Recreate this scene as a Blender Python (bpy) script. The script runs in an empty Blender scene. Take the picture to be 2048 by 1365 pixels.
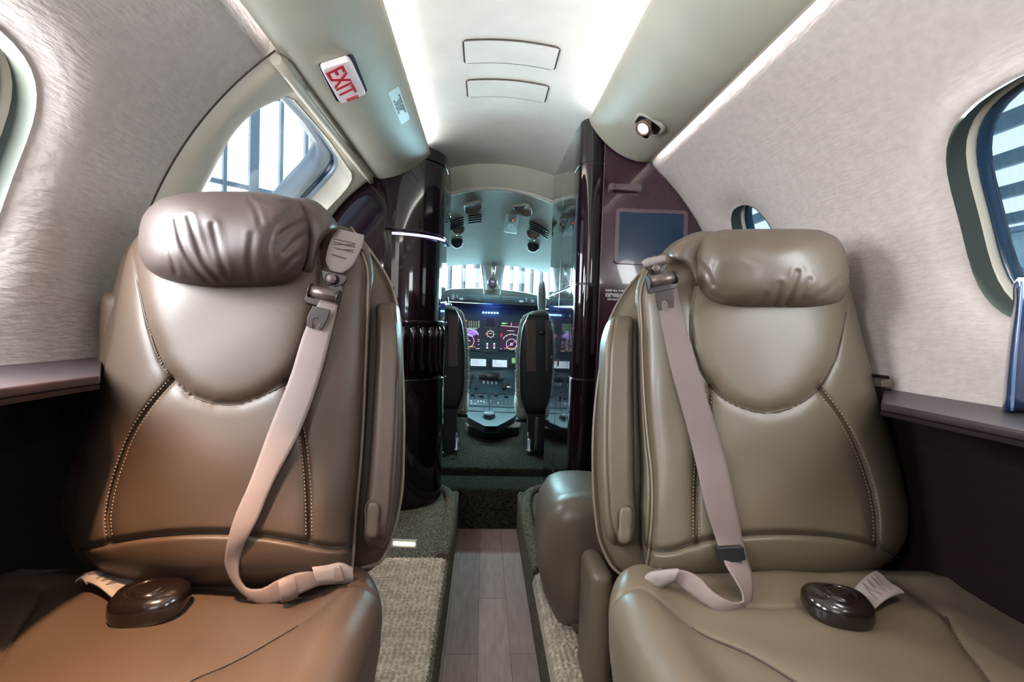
import bpy, bmesh, math, random
import numpy as np
from mathutils import Vector, Matrix
from mathutils.geometry import delaunay_2d_cdt
random.seed(7)
rng = np.random.default_rng(7)
C = bpy.context.scene.collection
PI = math.pi
# ------------------------------------------------------------------ camera model (2048 x 1365)
F = 950.; VX, VY = 968., 650.; TH = math.radians(1.8)
CAM = np.array([-.04, 0., .85]); ZC = .79; R = .735
_d = np.array([VX-1024, VY-682.5, F]); _y = _d/np.linalg.norm(_d)
_c, _s = math.cos(TH), math.sin(TH)
_x = np.array([_c, _s, -(_y[0]*_c+_y[1]*_s)/_y[2]]); _x /= np.linalg.norm(_x)
_z = np.cross(_x, _y)
M = np.array([_x, _y, _z])
cam = bpy.data.cameras.new('camera'); cam.sensor_width = 36; cam.lens = F/2048*36; cam.clip_start = .02; cam.clip_end = 300
co = bpy.data.objects.new('camera', cam); C.objects.link(co)
cx, cy, cz = M @ np.array([1, 0, 0.]), M @ np.array([0, -1, 0.]), M @ np.array([0, 0, -1.])
co.matrix_world = Matrix(((cx[0], cy[0], cz[0], CAM[0]), (cx[1], cy[1], cz[1], CAM[1]), (cx[2], cy[2], cz[2], CAM[2]), (0, 0, 0, 1)))
S = bpy.context.scene; S.camera = co
vs = S.view_settings; vs.view_transform = 'Standard'; vs.look = 'None'; vs.gamma = 1; vs.use_curve_mapping = False
vs.exposure = 0.15
S.cycles.use_denoising = True; S.cycles.max_bounces = 8; S.cycles.sample_clamp_indirect = 6; S.cycles.caustics_reflective = False
w = bpy.data.worlds.new('world'); S.world = w; w.use_nodes = True
w.node_tree.nodes['Background'].inputs[0].default_value = (.62, .78, 1, 1); w.node_tree.nodes['Background'].inputs[1].default_value = 1.3

def area(name, loc, size, energy, col, direction, sy=None, spread=None):
    l = bpy.data.lights.new(name, 'AREA'); l.energy = energy; l.color = col; l.size = size
    if sy: l.shape = 'RECTANGLE'; l.size_y = sy
    if spread: l.spread = spread
    o = bpy.data.objects.new(name, l); C.objects.link(o); o.location = loc
    o.rotation_euler = Vector(direction).to_track_quat('-Z', 'Y').to_euler(); return o
def spot(name, loc, to, energy, col, ang, blend=.6, r=.02):
    l = bpy.data.lights.new(name, 'SPOT'); l.energy = energy; l.color = col; l.spot_size = math.radians(ang); l.spot_blend = blend; l.shadow_soft_size = r
    o = bpy.data.objects.new(name, l); C.objects.link(o); o.location = loc
    o.rotation_euler = (Vector(to)-Vector(loc)).to_track_quat('-Z', 'Y').to_euler(); return o
# aft cabin: unseen fill added behind the camera, standing for its lights and windows
area('aft_fill_light', (0, -.85, 1.44), .7, 6.5, (1, .96, .92), (0, .75, -.6), .9)
# daylight entering through the cabin windows
for y, e, sx, wy in ((.54, 3.4, 1, .26), (.54, 14, -1, .26), (-.115, 3.4, 1, .26), (-.115, 11, -1, .26), (1.40, 6, -1, .40)):
    area('window_daylight', (sx*(R+(.04 if sx < 0 else .018))*math.sin(math.radians(68)), y, ZC+(R+(.04 if sx < 0 else .018))*math.cos(math.radians(68))), wy, e, (.93, .97, 1), (-sx*.93, 0, -.36), .30)
spot('left_reading_light', (-.42, .36, 1.36), (-.47, .46, .45), 165, (1, .61, .35), 50, .7)
spot('right_cushion_fill', (.40, .20, 1.36), (.42, .50, .45), 22, (1, .90, .76), 46, .8)  # spot added to brighten the right cushion, no lamp sits there
# light strips in the ceiling coves: inner ones graze the headliner, outer ones the side walls
def strip(name, x, z, y0, y1, e, col, d):
    o = area(name, (x, (y0+y1)/2, z), .01, e, col, d, y1-y0)
    o.matrix_world = Matrix.Translation(o.location) @ Matrix((Vector((0, 1, 0)).cross(-Vector(d).normalized()), Vector((0, 1, 0)), -Vector(d).normalized())).transposed().to_4x4()
for sx, ye in ((-1, 1.85), (1, 1.42)):
    strip('cove_light', sx*.285, 1.486, -1.6, ye, 8, (1, .985, .97), (-sx*.6, 0, .8))
    strip('wall_wash_light', sx*.752*math.sin(math.radians(36)), ZC+.752*math.cos(math.radians(36)), -1.6, .94 if sx < 0 else 1.42, 1.6 if sx < 0 else 4.5, (1, .97, .93), (sx*.80, 0, -.60))
area('cockpit_fill_light', (.03, 2.62, 1.24), .5, 4.5, (.62, .86, 1), (0, .55, -.8), .16, 1.9).data.energy = 2.6  # unseen fill added to brighten the instrument panel
# cockpit daylight
area('windshield_daylight', (.03, 3.45, 1.15), 1.3, 120, (.50, .90, .98), (0, -1, -.05), .3)

# ------------------------------------------------------------------ pixel rays of the survey, used to measure the cabin
def ray(px, py):
    px = np.asarray(px, float); py = np.asarray(py, float)
    v = np.stack([px-1024, py-682.5, np.full_like(px, F)], -1)
    return v @ M.T
def aty(px, py, Y):
    v = ray(px, py); return CAM+v*((np.asarray(Y)-CAM[1])/v[..., 1])[..., None]
def atz(px, py, Z):
    v = ray(px, py); return CAM+v*((Z-CAM[2])/v[..., 2])[..., None]
def atx(px, py, X):
    v = ray(px, py); return CAM+v*((X-CAM[0])/v[..., 0])[..., None]
def proj(p):
    q = (np.asarray(p)-CAM) @ M
    return 1024+F*q[..., 0]/q[..., 2], 682.5+F*q[..., 1]/q[..., 2]
def cyl(phi, Y, r=R):  # phi degrees from the crown, right positive
    a = math.radians(phi); return (r*math.sin(a), Y, ZC+r*math.cos(a))
def spline(pts, n):
    P = np.array(pts, float)
    if len(P) < 3:
        t = np.linspace(0, 1, n)[:, None]; return P[0]*(1-t)+P[-1]*t
    d = np.r_[0, np.cumsum(np.sqrt(((P[1:]-P[:-1])**2).sum(1))+1e-9)]
    m = np.gradient(P, d, axis=0)
    t = np.linspace(0, d[-1], n); i = np.clip(np.searchsorted(d, t, 'right')-1, 0, len(P)-2)
    h = (d[i+1]-d[i])[:, None]; u = ((t-d[i])[:, None])/h
    return (2*u**3-3*u**2+1)*P[i]+(u**3-2*u**2+u)*h*m[i]+(-2*u**3+3*u**2)*P[i+1]+(u**3-u**2)*h*m[i+1]
def pdist(px, py, line):
    L = np.array(line, float); best = np.full(np.shape(px), 1e9)
    for a, b in zip(L[:-1], L[1:]):
        ab = b-a; t = np.clip(((px-a[0])*ab[0]+(py-a[1])*ab[1])/(ab@ab+1e-12), 0, 1)
        best = np.minimum(best, np.hypot(px-a[0]-t*ab[0], py-a[1]-t*ab[1]))
    return best
def inside(px, py, poly):
    P = np.array(poly, float); r = np.zeros(np.shape(px), bool); j = len(P)-1
    for i in range(len(P)):
        c = ((P[i, 1] > py) != (P[j, 1] > py)) & (px < (P[j, 0]-P[i, 0])*(py-P[i, 1])/(P[j, 1]-P[i, 1]+1e-12)+P[i, 0])
        r ^= c; j = i
    return r

# ------------------------------------------------------------------ materials
def mat(name, col, rough=.5, metal=0, coat=0, bump=None, var=None, emit=None, es=1, spec=.5, sheen=0, trans=0):
    m = bpy.data.materials.new(name); m.use_nodes = True; n = m.node_tree.nodes; l = m.node_tree.links
    b = n['Principled BSDF']; b.inputs['Base Color'].default_value = (*col, 1); b.inputs['Roughness'].default_value = rough
    b.inputs['Metallic'].default_value = metal; b.inputs['Coat Weight'].default_value = coat; b.inputs['Coat Roughness'].default_value = .03
    b.inputs['Specular IOR Level'].default_value = spec; b.inputs['Sheen Weight'].default_value = sheen
    if emit: b.inputs['Emission Color'].default_value = (*emit, 1); b.inputs['Emission Strength'].default_value = es
    tc = n.new('ShaderNodeTexCoord')
    def tex(kind, scale, stretch=(1, 1, 1)):
        mp = n.new('ShaderNodeMapping'); mp.inputs['Scale'].default_value = stretch; l.new(tc.outputs['Object'], mp.inputs[0])
        t = n.new({'noise': 'ShaderNodeTexNoise', 'voronoi': 'ShaderNodeTexVoronoi', 'wave': 'ShaderNodeTexWave'}[kind])
        t.inputs['Scale'].default_value = scale; l.new(mp.outputs[0], t.inputs['Vector'])
        if kind == 'noise': t.inputs['Detail'].default_value = 4
        if kind == 'voronoi' and scale < 200: t.inputs['Randomness'].default_value = .45
        return t.outputs['Distance' if kind == 'voronoi' else 0]
    v = var or ('noise', 9, (1, 1, 1), .06)
    t = tex(*v[:3]); r = n.new('ShaderNodeMapRange'); r.inputs[1].default_value = .32; r.inputs[2].default_value = .68; r.inputs[3].default_value = 1-v[3]; r.inputs[4].default_value = 1+v[3]; l.new(t, r.inputs[0])
    mx = n.new('ShaderNodeVectorMath'); mx.operation = 'SCALE'; mx.inputs[0].default_value = col; l.new(r.outputs[0], mx.inputs['Scale']); l.new(mx.outputs[0], b.inputs['Base Color'])
    if bump:
        prev = None
        for k, sc, st, strength, dist in bump:
            bn = n.new('ShaderNodeBump'); bn.inputs['Strength'].default_value = strength; bn.inputs['Distance'].default_value = dist
            l.new(tex(k, sc, st), bn.inputs['Height'])
            if prev: l.new(prev.outputs[0], bn.inputs['Normal'])
            prev = bn
        l.new(prev.outputs[0], b.inputs['Normal'])
    return m
def emis(name, col, s):
    m = bpy.data.materials.new(name); m.use_nodes = True; n = m.node_tree.nodes; n.clear()
    e = n.new('ShaderNodeEmission'); e.inputs[0].default_value = (*col, 1); e.inputs[1].default_value = s
    o = n.new('ShaderNodeOutputMaterial'); m.node_tree.links.new(e.outputs[0], o.inputs[0]); return m
def glass(name, tint=(.96, .98, 1), refl=.09):
    m = bpy.data.materials.new(name); m.use_nodes = True; n = m.node_tree.nodes; l = m.node_tree.links; n.clear()
    t = n.new('ShaderNodeBsdfTransparent'); t.inputs[0].default_value = (*tint, 1); g = n.new('ShaderNodeBsdfGlossy'); g.inputs['Roughness'].default_value = .02
    mx = n.new('ShaderNodeMixShader'); mx.inputs[0].default_value = refl
    l.new(t.outputs[0], mx.inputs[1]); l.new(g.outputs[0], mx.inputs[2]); o = n.new('ShaderNodeOutputMaterial'); l.new(mx.outputs[0], o.inputs[0]); return m
LB = [('voronoi', 420, (1, 1, 1), .10, .0006), ('noise', 14, (1, 1, 1), .10, .004)]
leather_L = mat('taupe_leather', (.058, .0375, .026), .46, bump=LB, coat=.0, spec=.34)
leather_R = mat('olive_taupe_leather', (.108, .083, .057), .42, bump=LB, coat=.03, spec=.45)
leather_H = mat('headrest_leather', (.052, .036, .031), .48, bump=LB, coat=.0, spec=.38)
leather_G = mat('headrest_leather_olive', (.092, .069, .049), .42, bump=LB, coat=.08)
seam_m = mat('seam_dark', (.045, .03, .022), .7)
thread = mat('stitch_thread', (.26, .18, .13), .7)
piping = mat('leather_piping', (.17, .13, .095), .38)
fabric = mat('wall_fabric', (.47, .41, .385), .85, sheen=.2, var=('noise', 60, (1, 1, 1), .07),
             bump=[('noise', 170, (1, .25, 1), .45, .003), ('noise', 75, (1, .5, 1), .38, .0035)])
cream = mat('cream_plastic', (.56, .52, .43), .42, bump=[('noise', 300, (1, 1, 1), .05, .0005)])
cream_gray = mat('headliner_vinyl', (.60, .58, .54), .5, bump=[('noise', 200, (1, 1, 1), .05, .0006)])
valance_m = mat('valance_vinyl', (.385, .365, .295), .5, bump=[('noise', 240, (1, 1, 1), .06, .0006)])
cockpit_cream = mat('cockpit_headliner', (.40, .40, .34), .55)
lacquer = mat('burgundy_lacquer', (.008, .003, .006), .06, coat=.45, spec=.3, var=('noise', 30, (6, 6, .4), .35))
lacquer_face = mat('burgundy_veneer', (.040, .014, .026), .16, coat=.7, spec=.5, var=('noise', 60, (8, 1, .5), .10))
mirror_lacq = mat('mirror_lacquer', (.10, .13, .13), .04, metal=.75, coat=1, spec=1)
ledge_m = mat('ledge_wood', (.017, .010, .012), .42, coat=.08, spec=.35, var=('noise', 40, (8, .6, 1), .3))
lower_m = mat('side_panel_veneer', (.009, .0045, .0045), .55, var=('noise', 30, (1, .4, 8), .2), spec=.12)
black = mat('black_plastic', (.012, .013, .016), .4)
navy = mat('navy_seal', (.010, .035, .07), .28, coat=.3)
steel_blue = mat('frame_metal', (.32, .40, .48), .35, metal=.3)
belt_m = mat('belt_webbing', (.160, .118, .107), .75, bump=[('wave', 420, (1, 1, 1), .2, .0006), ('noise', 300, (1, 1, 1), .3, .0008)])
belt_pad = mat('belt_end_webbing', (.215, .178, .165), .8, bump=[('noise', 350, (1, 1, 1), .4, .0008)])
buckle_m = mat('bronze_buckle', (.030, .021, .019), .38, metal=.35, coat=.1)
buckle_hi = mat('bronze_roller', (.115, .085, .076), .36, metal=.5)
puck_m = mat('buckle_gloss_brown', (.009, .005, .0045), .18, coat=.5)
chrome = mat('chrome', (.7, .7, .7), .15, metal=1)
sign_w = mat('sign_white_lens', (.80, .74, .76), .22, coat=.6, emit=(1, .92, .95), es=.12)
red = mat('sign_red', (.60, .008, .03), .35)
placard = mat('placard_white', (.62, .68, .70), .4)
ink = mat('placard_ink', (.18, .22, .27), .6)
white_txt = mat('white_lettering', (.75, .75, .75), .5, emit=(1, 1, 1), es=.15)
screen_m = mat('monitor_glass', (.004, .015, .035), .2, coat=.2, emit=(.008, .030, .075), es=.35)
bezel_m = mat('monitor_bezel', (.10, .07, .085), .3, coat=.4)
lamp_on = emis('lamp_lit', (1, .80, .66), 1.7)
led_m = emis('led_strip', (1, .98, .96), 9)
led_v = emis('led_violet', (.55, .55, 1), 2.6)
floor_led = emis('floor_led', (1, .93, .80), 7)
glass_m = glass('window_glass'); glass_b = glass('window_glass_blue', (.78, .87, .93), .05)
fleece = mat('sheepskin', (.50, .52, .46), .95, bump=[('noise', 160, (1, 1, 1), 1, .01)])
ck_black = mat('cockpit_black', (.010, .012, .014), .5)
ck_blue = mat('cockpit_panel_blue', (.020, .038, .052), .45)
ck_dark = mat('cockpit_panel_dark', (.018, .032, .042), .45)
ck_seat = mat('pilot_seat_leather', (.095, .066, .056), .5)
carpet_f = mat('carpet_fine', (.175, .145, .105), .95, spec=.1, var=('noise', 210, (1, 1, 1), .85), bump=[('noise', 420, (1, 1, 1), 1, .006)])
carpet_c = mat('carpet_loop', (.52, .44, .35), .95, spec=.1, var=('voronoi', 88, (1, 1, .3), .26), bump=[('noise', 300, (1, 1, 1), .8, .004)])
carpet_d = mat('carpet_cockpit', (.040, .036, .026), .95, spec=.05, var=('noise', 160, (1, 1, 1), .8), bump=[('noise', 420, (1, 1, 1), 1, .006)])
def plank_mat():
    m = mat('aisle_planks', (.36, .245, .218), .7, spec=.15, var=('noise', 12, (6, 1, 1), .12))
    n = m.node_tree.nodes; l = m.node_tree.links; b = n['Principled BSDF']
    src = b.inputs['Base Color'].links[0].from_socket
    tc = n.new('ShaderNodeTexCoord'); mp = n.new('ShaderNodeMapping'); mp.inputs['Rotation'].default_value = (0, 0, PI/2); mp.inputs['Location'].default_value = (0, .03, 0)
    br = n.new('ShaderNodeTexBrick'); br.inputs['Scale'].default_value = 1; br.inputs['Brick Width'].default_value = .5; br.inputs['Row Height'].default_value = .085
    br.inputs['Mortar Size'].default_value = .0012; br.inputs['Color1'].default_value = (1, 1, 1, 1); br.inputs['Color2'].default_value = (.88, .88, .89, 1); br.inputs['Mortar'].default_value = (.55, .55, .55, 1)
    l.new(tc.outputs['Object'], mp.inputs[0]); l.new(mp.outputs[0], br.inputs[0])
    mx = n.new('ShaderNodeMix'); mx.data_type = 'RGBA'; mx.blend_type = 'MULTIPLY'; mx.inputs[0].default_value = 1
    l.new(src, mx.inputs[6]); l.new(br.outputs[0], mx.inputs[7]); l.new(mx.outputs[2], b.inputs['Base Color']); return m
planks = plank_mat()

# ------------------------------------------------------------------ object helpers
ORG = {}
def empty(name, loc, label=None, cat=None, group=None, kind=None):
    o = bpy.data.objects.new(name, None); C.objects.link(o); o.location = loc; ORG[o.name] = Vector(loc); tag(o, label, cat, group, kind); return o
def tag(o, label=None, cat=None, group=None, kind=None):
    if label: o['label'] = label
    if cat: o['category'] = cat
    if group: o['group'] = group
    if kind: o['kind'] = kind
    return o
class MB:
    def __init__(s): s.v = []; s.f = []; s.sm = []
    def add(s, v, f, smooth=True):
        o = len(s.v); s.v += [tuple(map(float, p)) for p in v]; s.f += [tuple(i+o for i in q) for q in f]; s.sm += [smooth]*len(f); return s
    def grid(s, P, cu=False, cv=False, smooth=True, flip=False):
        P = np.asarray(P); a, b = P.shape[:2]; f = []
        for i in range(a if cu else a-1):
            for j in range(b if cv else b-1):
                q = (i*b+j, i*b+(j+1) % b, ((i+1) % a)*b+(j+1) % b, ((i+1) % a)*b+j)
                f.append(q[::-1] if flip else q)
        return s.add(P.reshape(-1, 3), f, smooth)
    def tube(s, pts, r, n=10, closed=False, caps=True, n2=None):
        P = np.asarray(pts, float); m = len(P); rr = np.broadcast_to(np.asarray(r, float), (m,))
        T = np.gradient(P, axis=0) if not closed else np.roll(P, -1, 0)-np.roll(P, 1, 0)
        T /= np.linalg.norm(T, axis=1)[:, None]+1e-12
        u = np.cross(T[0], [0, 0, 1.]) if abs(T[0][2]) < .9 else np.cross(T[0], [1., 0, 0]); u /= np.linalg.norm(u); rows = []
        for i in range(m):
            u = u-T[i]*(u@T[i]); u /= np.linalg.norm(u)+1e-12; v = np.cross(T[i], u)
            a = np.linspace(0, 2*PI, n, endpoint=False)[:, None]; rows.append(P[i]+rr[i]*(np.cos(a)*u+np.sin(a)*v))
        o = len(s.v); s.grid(rows, closed, True)
        if caps and not closed: s.f += [tuple(o+k for k in range(n))[::-1], tuple(o+(m-1)*n+k for k in range(n))]; s.sm += [False]*2
        return s
    def prism(s, poly, h0, h1, axis=2, smooth=False):  # poly in the two other axes
        n = len(poly)
        def p(q, h):
            return {2: (q[0], q[1], h), 1: (q[0], h, q[1]), 0: (h, q[0], q[1])}[axis]
        v = [p(q, h0) for q in poly]+[p(q, h1) for q in poly]
        s.add(v, [(i, (i+1) % n, (i+1) % n+n, i+n) for i in range(n)], smooth)
        return s.add(v, [tuple(range(n))[::-1], tuple(range(n, 2*n))], False)
    def box(s, a, b):
        (x0, y0, z0), (x1, y1, z1) = a, b
        return s.prism([(x0, y0), (x1, y0), (x1, y1), (x0, y1)], z0, z1)
    def plate(s, px, Y, d, back=None):  # outline measured in the photo on the surface Y, given the depth d
        P = np.array(px, float); Yv = np.array([Y(a, b) if callable(Y) else Y for a, b in P])
        f = aty(P[:, 0], P[:, 1], Yv-d); k = f.copy(); k[:, 1] += d+(back or 0); n = len(P)
        s.add(np.vstack([f, k]), [(i, (i+1) % n, (i+1) % n+n, i+n) for i in range(n)], False)
        return s.add(np.vstack([f, k]), [tuple(range(n))[::-1], tuple(range(n, 2*n))], False)
    def lathe(s, c, ax, prof, n=24):  # prof: (distance along axis, radius)
        ax = np.array(ax, float); ax /= np.linalg.norm(ax); u = np.cross(ax, [0, 0, 1.] if abs(ax[2]) < .9 else [1., 0, 0]); u /= np.linalg.norm(u); v = np.cross(ax, u)
        a = np.linspace(0, 2*PI, n, endpoint=False)[:, None]
        return s.grid([np.array(c)+ax*h+r*(np.cos(a)*u+np.sin(a)*v) for h, r in prof], False, True)
    def build(s, name, m, parent=None, label=None, bevel=0, auto=None, seg=2):
        me = bpy.data.meshes.new(name); me.from_pydata(s.v, [], s.f); me.update()
        me.polygons.foreach_set('use_smooth', s.sm)
        bm = bmesh.new(); bm.from_mesh(me); bmesh.ops.remove_doubles(bm, verts=bm.verts, dist=1e-6); bmesh.ops.recalc_face_normals(bm, faces=bm.faces); bm.to_mesh(me); bm.free()
        me.materials.append(m); o = bpy.data.objects.new(name, me); C.objects.link(o)
        # origin at the middle of the mesh
        base = ORG.get(parent.name, Vector()) if parent else Vector()
        co_ = np.array(s.v); ctr = Vector(((co_.min(0)+co_.max(0))/2).tolist())
        me.transform(Matrix.Translation(-ctr)); o.location = ctr-base; ORG[o.name] = ctr
        if parent: o.parent = parent
        if bevel:
            b = o.modifiers.new('bevel', 'BEVEL'); b.width = bevel; b.segments = seg; b.limit_method = 'ANGLE'; b.angle_limit = .6; b.harden_normals = False
            if auto is None: auto = True
        if auto:
            for p in me.polygons: p.use_smooth = True
            w_ = o.modifiers.new('wn', 'WEIGHTED_NORMAL'); w_.keep_sharp = False
        if label: o['label'] = label
        return o
def rrect(x0, y0, x1, y1, r, n=5):
    o = []
    for cxx, cyy, a0 in ((x1-r, y0+r, -90), (x1-r, y1-r, 0), (x0+r, y1-r, 90), (x0+r, y0+r, 180)):
        for k in range(n+1):
            a = math.radians(a0+90*k/n); o.append((cxx+r*math.cos(a), cyy+r*math.sin(a)))
    return o
def skew(poly, quad):  # unit-square polygon onto a pixel quad (tl, tr, br, bl)
    q = np.array(quad, float)
    return [tuple((q[0]*(1-u)+q[1]*u)*(1-v)+(q[3]*(1-u)+q[2]*u)*v) for u, v in poly]
def text(name, body, size, o, xd, yd, m, parent, ext=.0004, align='CENTER', bold=0):
    c = bpy.data.curves.new(name, 'FONT'); c.body = body; c.size = size; c.extrude = ext; c.align_x = align; c.align_y = 'CENTER'; c.offset = bold
    c.materials.append(m); t = bpy.data.objects.new(name, c); C.objects.link(t)
    X = Vector(xd).normalized(); Yd = Vector(yd); Yd = (Yd-X*X.dot(Yd)).normalized(); Z = X.cross(Yd)
    mw = Matrix((X, Yd, Z)).transposed().to_4x4(); base = ORG.get(parent.name, Vector()); mw.translation = Vector(o)-base
    me = bpy.data.meshes.new_from_object(t); bpy.data.objects.remove(t); t = bpy.data.objects.new(name, me); C.objects.link(t)
    if not me.materials: me.materials.append(m)
    t.parent = parent; t.matrix_local = mw; return t

class Pillow:
    """soft closed body: rows (py, left, right) measured in the photo, its own depth profile in metres"""
    def __init__(s, rows, Y, T, Tb=.06, n=4., m=2., nv=6., disp=None):
        s.rows = np.array(sorted(rows), float); s.Y = Y if callable(Y) else (lambda py, Y=Y: np.full(np.shape(py), Y)); s.T = T; s.Tb = Tb; s.n = n; s.m = m; s.nv = nv; s.disp = disp
        d = spline(s.rows, 400); s.d = d[np.argsort(d[:, 0])]
    def edges(s, py): return np.interp(py, s.d[:, 0], s.d[:, 1]), np.interp(py, s.d[:, 0], s.d[:, 2])
    def prof(s, x, py):
        y0, y1 = s.rows[0, 0], s.rows[-1, 0]; v = 2*(py-y0)/(y1-y0)-1
        return np.clip(1-np.abs(x)**s.n, 0, 1)**(1/s.m)*np.clip(1-np.abs(v)**s.nv, 0, 1)**(1/s.m)
    def depth(s, px, py):
        l, r = s.edges(py); x = np.clip((px-(l+r)/2)/((r-l)/2), -1, 1); p = s.prof(x, py)
        D = s.Y(py)-s.T*p
        if s.disp is not None: D = D+s.disp(px, py)*np.clip(p*3, 0, 1)
        return D
    def mesh(s, mb, nu=60, nw=60):
        a = np.linspace(-PI/2, PI/2, nu); xs = np.sign(np.sin(a))*np.abs(np.sin(a))**.8
        b = np.linspace(-PI/2, PI/2, nw); y0, y1 = s.rows[0, 0], s.rows[-1, 0]; pys = (y0+y1)/2+(y1-y0)/2*np.sin(b)
        X, PY = np.meshgrid(xs, pys); l, r = s.edges(PY); PX = (l+r)/2+(r-l)/2*X
        front = aty(PX, PY, s.depth(PX, PY)); nb = 12
        xb = np.sin(np.linspace(PI/2, -PI/2, nb))[1:-1]; XB, PB = np.meshgrid(xb, pys); l, r = s.edges(PB)
        mid = aty((l+r)/2+(r-l)/2*XB, PB, s.Y(PB)); mid[..., 1] += s.Tb*s.prof(XB, PB)
        mb.grid(np.concatenate([front, mid], 1), False, True); return mb
def groove(px, py, line, A, wd): return A*np.exp(-(pdist(px, py, line)/wd)**2)
def raised(px, py, poly, A, wd):
    d = pdist(px, py, list(poly)+[poly[0]]); return -A*np.where(inside(px, py, poly), 1-np.exp(-(d/wd)**1.3), 0)
def stitches(pl, line, off, step, mb, r=.0011, ln=.0026, lift=.0006):
    L = spline(line, 300); d = np.r_[0, np.cumsum(np.hypot(*(L[1:]-L[:-1]).T))]
    for t in np.arange(step, d[-1]-step, step):
        a = np.array([np.interp(t-step*.28, d, L[:, k]) for k in (0, 1)]); b = np.array([np.interp(t+step*.28, d, L[:, k]) for k in (0, 1)])
        g = b-a; nn = np.array([-g[1], g[0]])/np.hypot(*g)*off; P = []
        for q in (a+nn, (a+b)/2+nn, b+nn): P.append(aty(q[0], q[1], pl.depth(q[0], q[1])-lift))
        mb.tube(P, [r*.5, r, r*.5], 6)
def ribbon(mb, L, Rr, Y, th=.0028, n=60, nu=6, crown=.0):
    l = spline(L, n); r = spline(Rr, n); y = np.interp(np.linspace(0, 1, n), np.linspace(0, 1, len(Y)), Y)
    rows = []
    for k in range(nu+1):
        u = k/nu; p = l*(1-u)+r*u; rows.append(aty(p[:, 0], p[:, 1], y-crown*4*u*(1-u)))
    G = np.stack(rows, 1); B = G.copy()[:, ::-1]; 
    t = np.gradient(G[:, nu//2], axis=0); wd = G[:, -1]-G[:, 0]; nn = np.cross(t, wd); nn /= np.linalg.norm(nn, axis=1)[:, None]+1e-12
    nn *= np.where(nn[:, 1] < 0, -1, 1)[:, None]
    B += (nn*th)[:, None, :]; mb.grid(np.concatenate([G, B], 1), False, True)
    return mb

# ------------------------------------------------------------------ cabin shell
def liner(name, y0, y1, p0, p1, side, holes, m, lip=.0, step=.02, wid=.035, rad=R, edge=None):
    """sheet on the cabin cylinder; holes are (Y, phi) outlines; it curls outward next to each hole"""
    k = math.radians(1)*R; pts = []; edges = []
    def addloop(P):
        o = len(pts); pts.extend(P); edges.extend([(o+i, o+(i+1) % len(P)) for i in range(len(P))])
    H = [[(y, p*k) for y, p in h] for h in holes]
    for h in H: addloop(h)
    allh = H
    for i in range(int((y1-y0)/step)+2):
        for j in range(int((p1-p0)*k/step)+2):
            q = (min(y0+i*step, y1), min(p0*k+j*step, p1*k)); ok = True
            for h in allh:
                c = np.mean(h, 0)
                if abs(q[0]-c[0]) < .5 and (bool(inside(np.array(q[0]), np.array(q[1]), h)) or pdist(np.array(q[0]), np.array(q[1]), h+[h[0]]) < .006): ok = False
            if ok: pts.append(q)
    # extra rings hugging each hole keep the curl smooth
    for h in H:
        c = np.mean(h, 0)
        for dd in (.008, .016, .026, .04):
            for q in h:
                v = np.array(q)-c; v = v/np.linalg.norm(v)*dd; qq = (q[0]+v[0], q[1]+v[1])
                if y0 < qq[0] < y1 and p0*k < qq[1] < p1*k: pts.append(qq)
    res = delaunay_2d_cdt([Vector(q) for q in pts], edges, [], 0, 1e-5); V = [tuple(v) for v in res[0]]; Fc = res[2]
    A = np.array(V); keep = []
    cen = np.array([[np.mean([V[i][0] for i in f]), np.mean([V[i][1] for i in f])] for f in Fc]); bad = np.zeros(len(cen), bool)
    for h in H: bad |= inside(cen[:, 0], cen[:, 1], h)
    keep = [f for f, b in zip(Fc, bad) if not b]
    off = np.zeros(len(A))
    for h in H: off = np.maximum(off, (lip(A[:, 0]) if callable(lip) else lip)*np.exp(-(pdist(A[:, 0], A[:, 1], h+[h[0]])/wid)**1.5))
    if edge is not None: off = off+edge(A[:, 0], A[:, 1]/k)
    ph = A[:, 1]/R; rr = rad+off
    v3 = np.stack([side*rr*np.sin(ph), A[:, 0], ZC+rr*np.cos(ph)], 1)
    used = sorted({i for f in keep for i in f}); mp = {a: b for b, a in enumerate(used)}
    mb = MB().add(v3[used], [tuple(mp[i] for i in f) for f in keep])
    return mb
def oval(yc, pc, hy, hp, n=44, e=2.6, tilt=0):
    o = []
    for i in range(n):
        a = 2*PI*i/n; c, s_ = math.cos(a), math.sin(a)
        o.append((yc+hy*math.copysign(abs(c)**(2/e), c)+tilt*math.copysign(abs(s_)**(2/e), s_), pc+hp*math.copysign(abs(s_)**(2/e), s_)))
    return o
def rings(loop, side, specs, close=True):
    """specs: (shrink, radial offset) -> stacked rings around a window"""
    c = np.mean(loop, 0); rows = []
    for sh, ro in specs:
        rows.append([(side*(R+ro)*math.sin(math.radians(p)), y, ZC+(R+ro)*math.cos(math.radians(p))) for y, p in [(c[0]+(a-c[0])*sh, c[1]+(b-c[1])*sh) for a, b in loop]])
    return np.array(rows)
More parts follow.
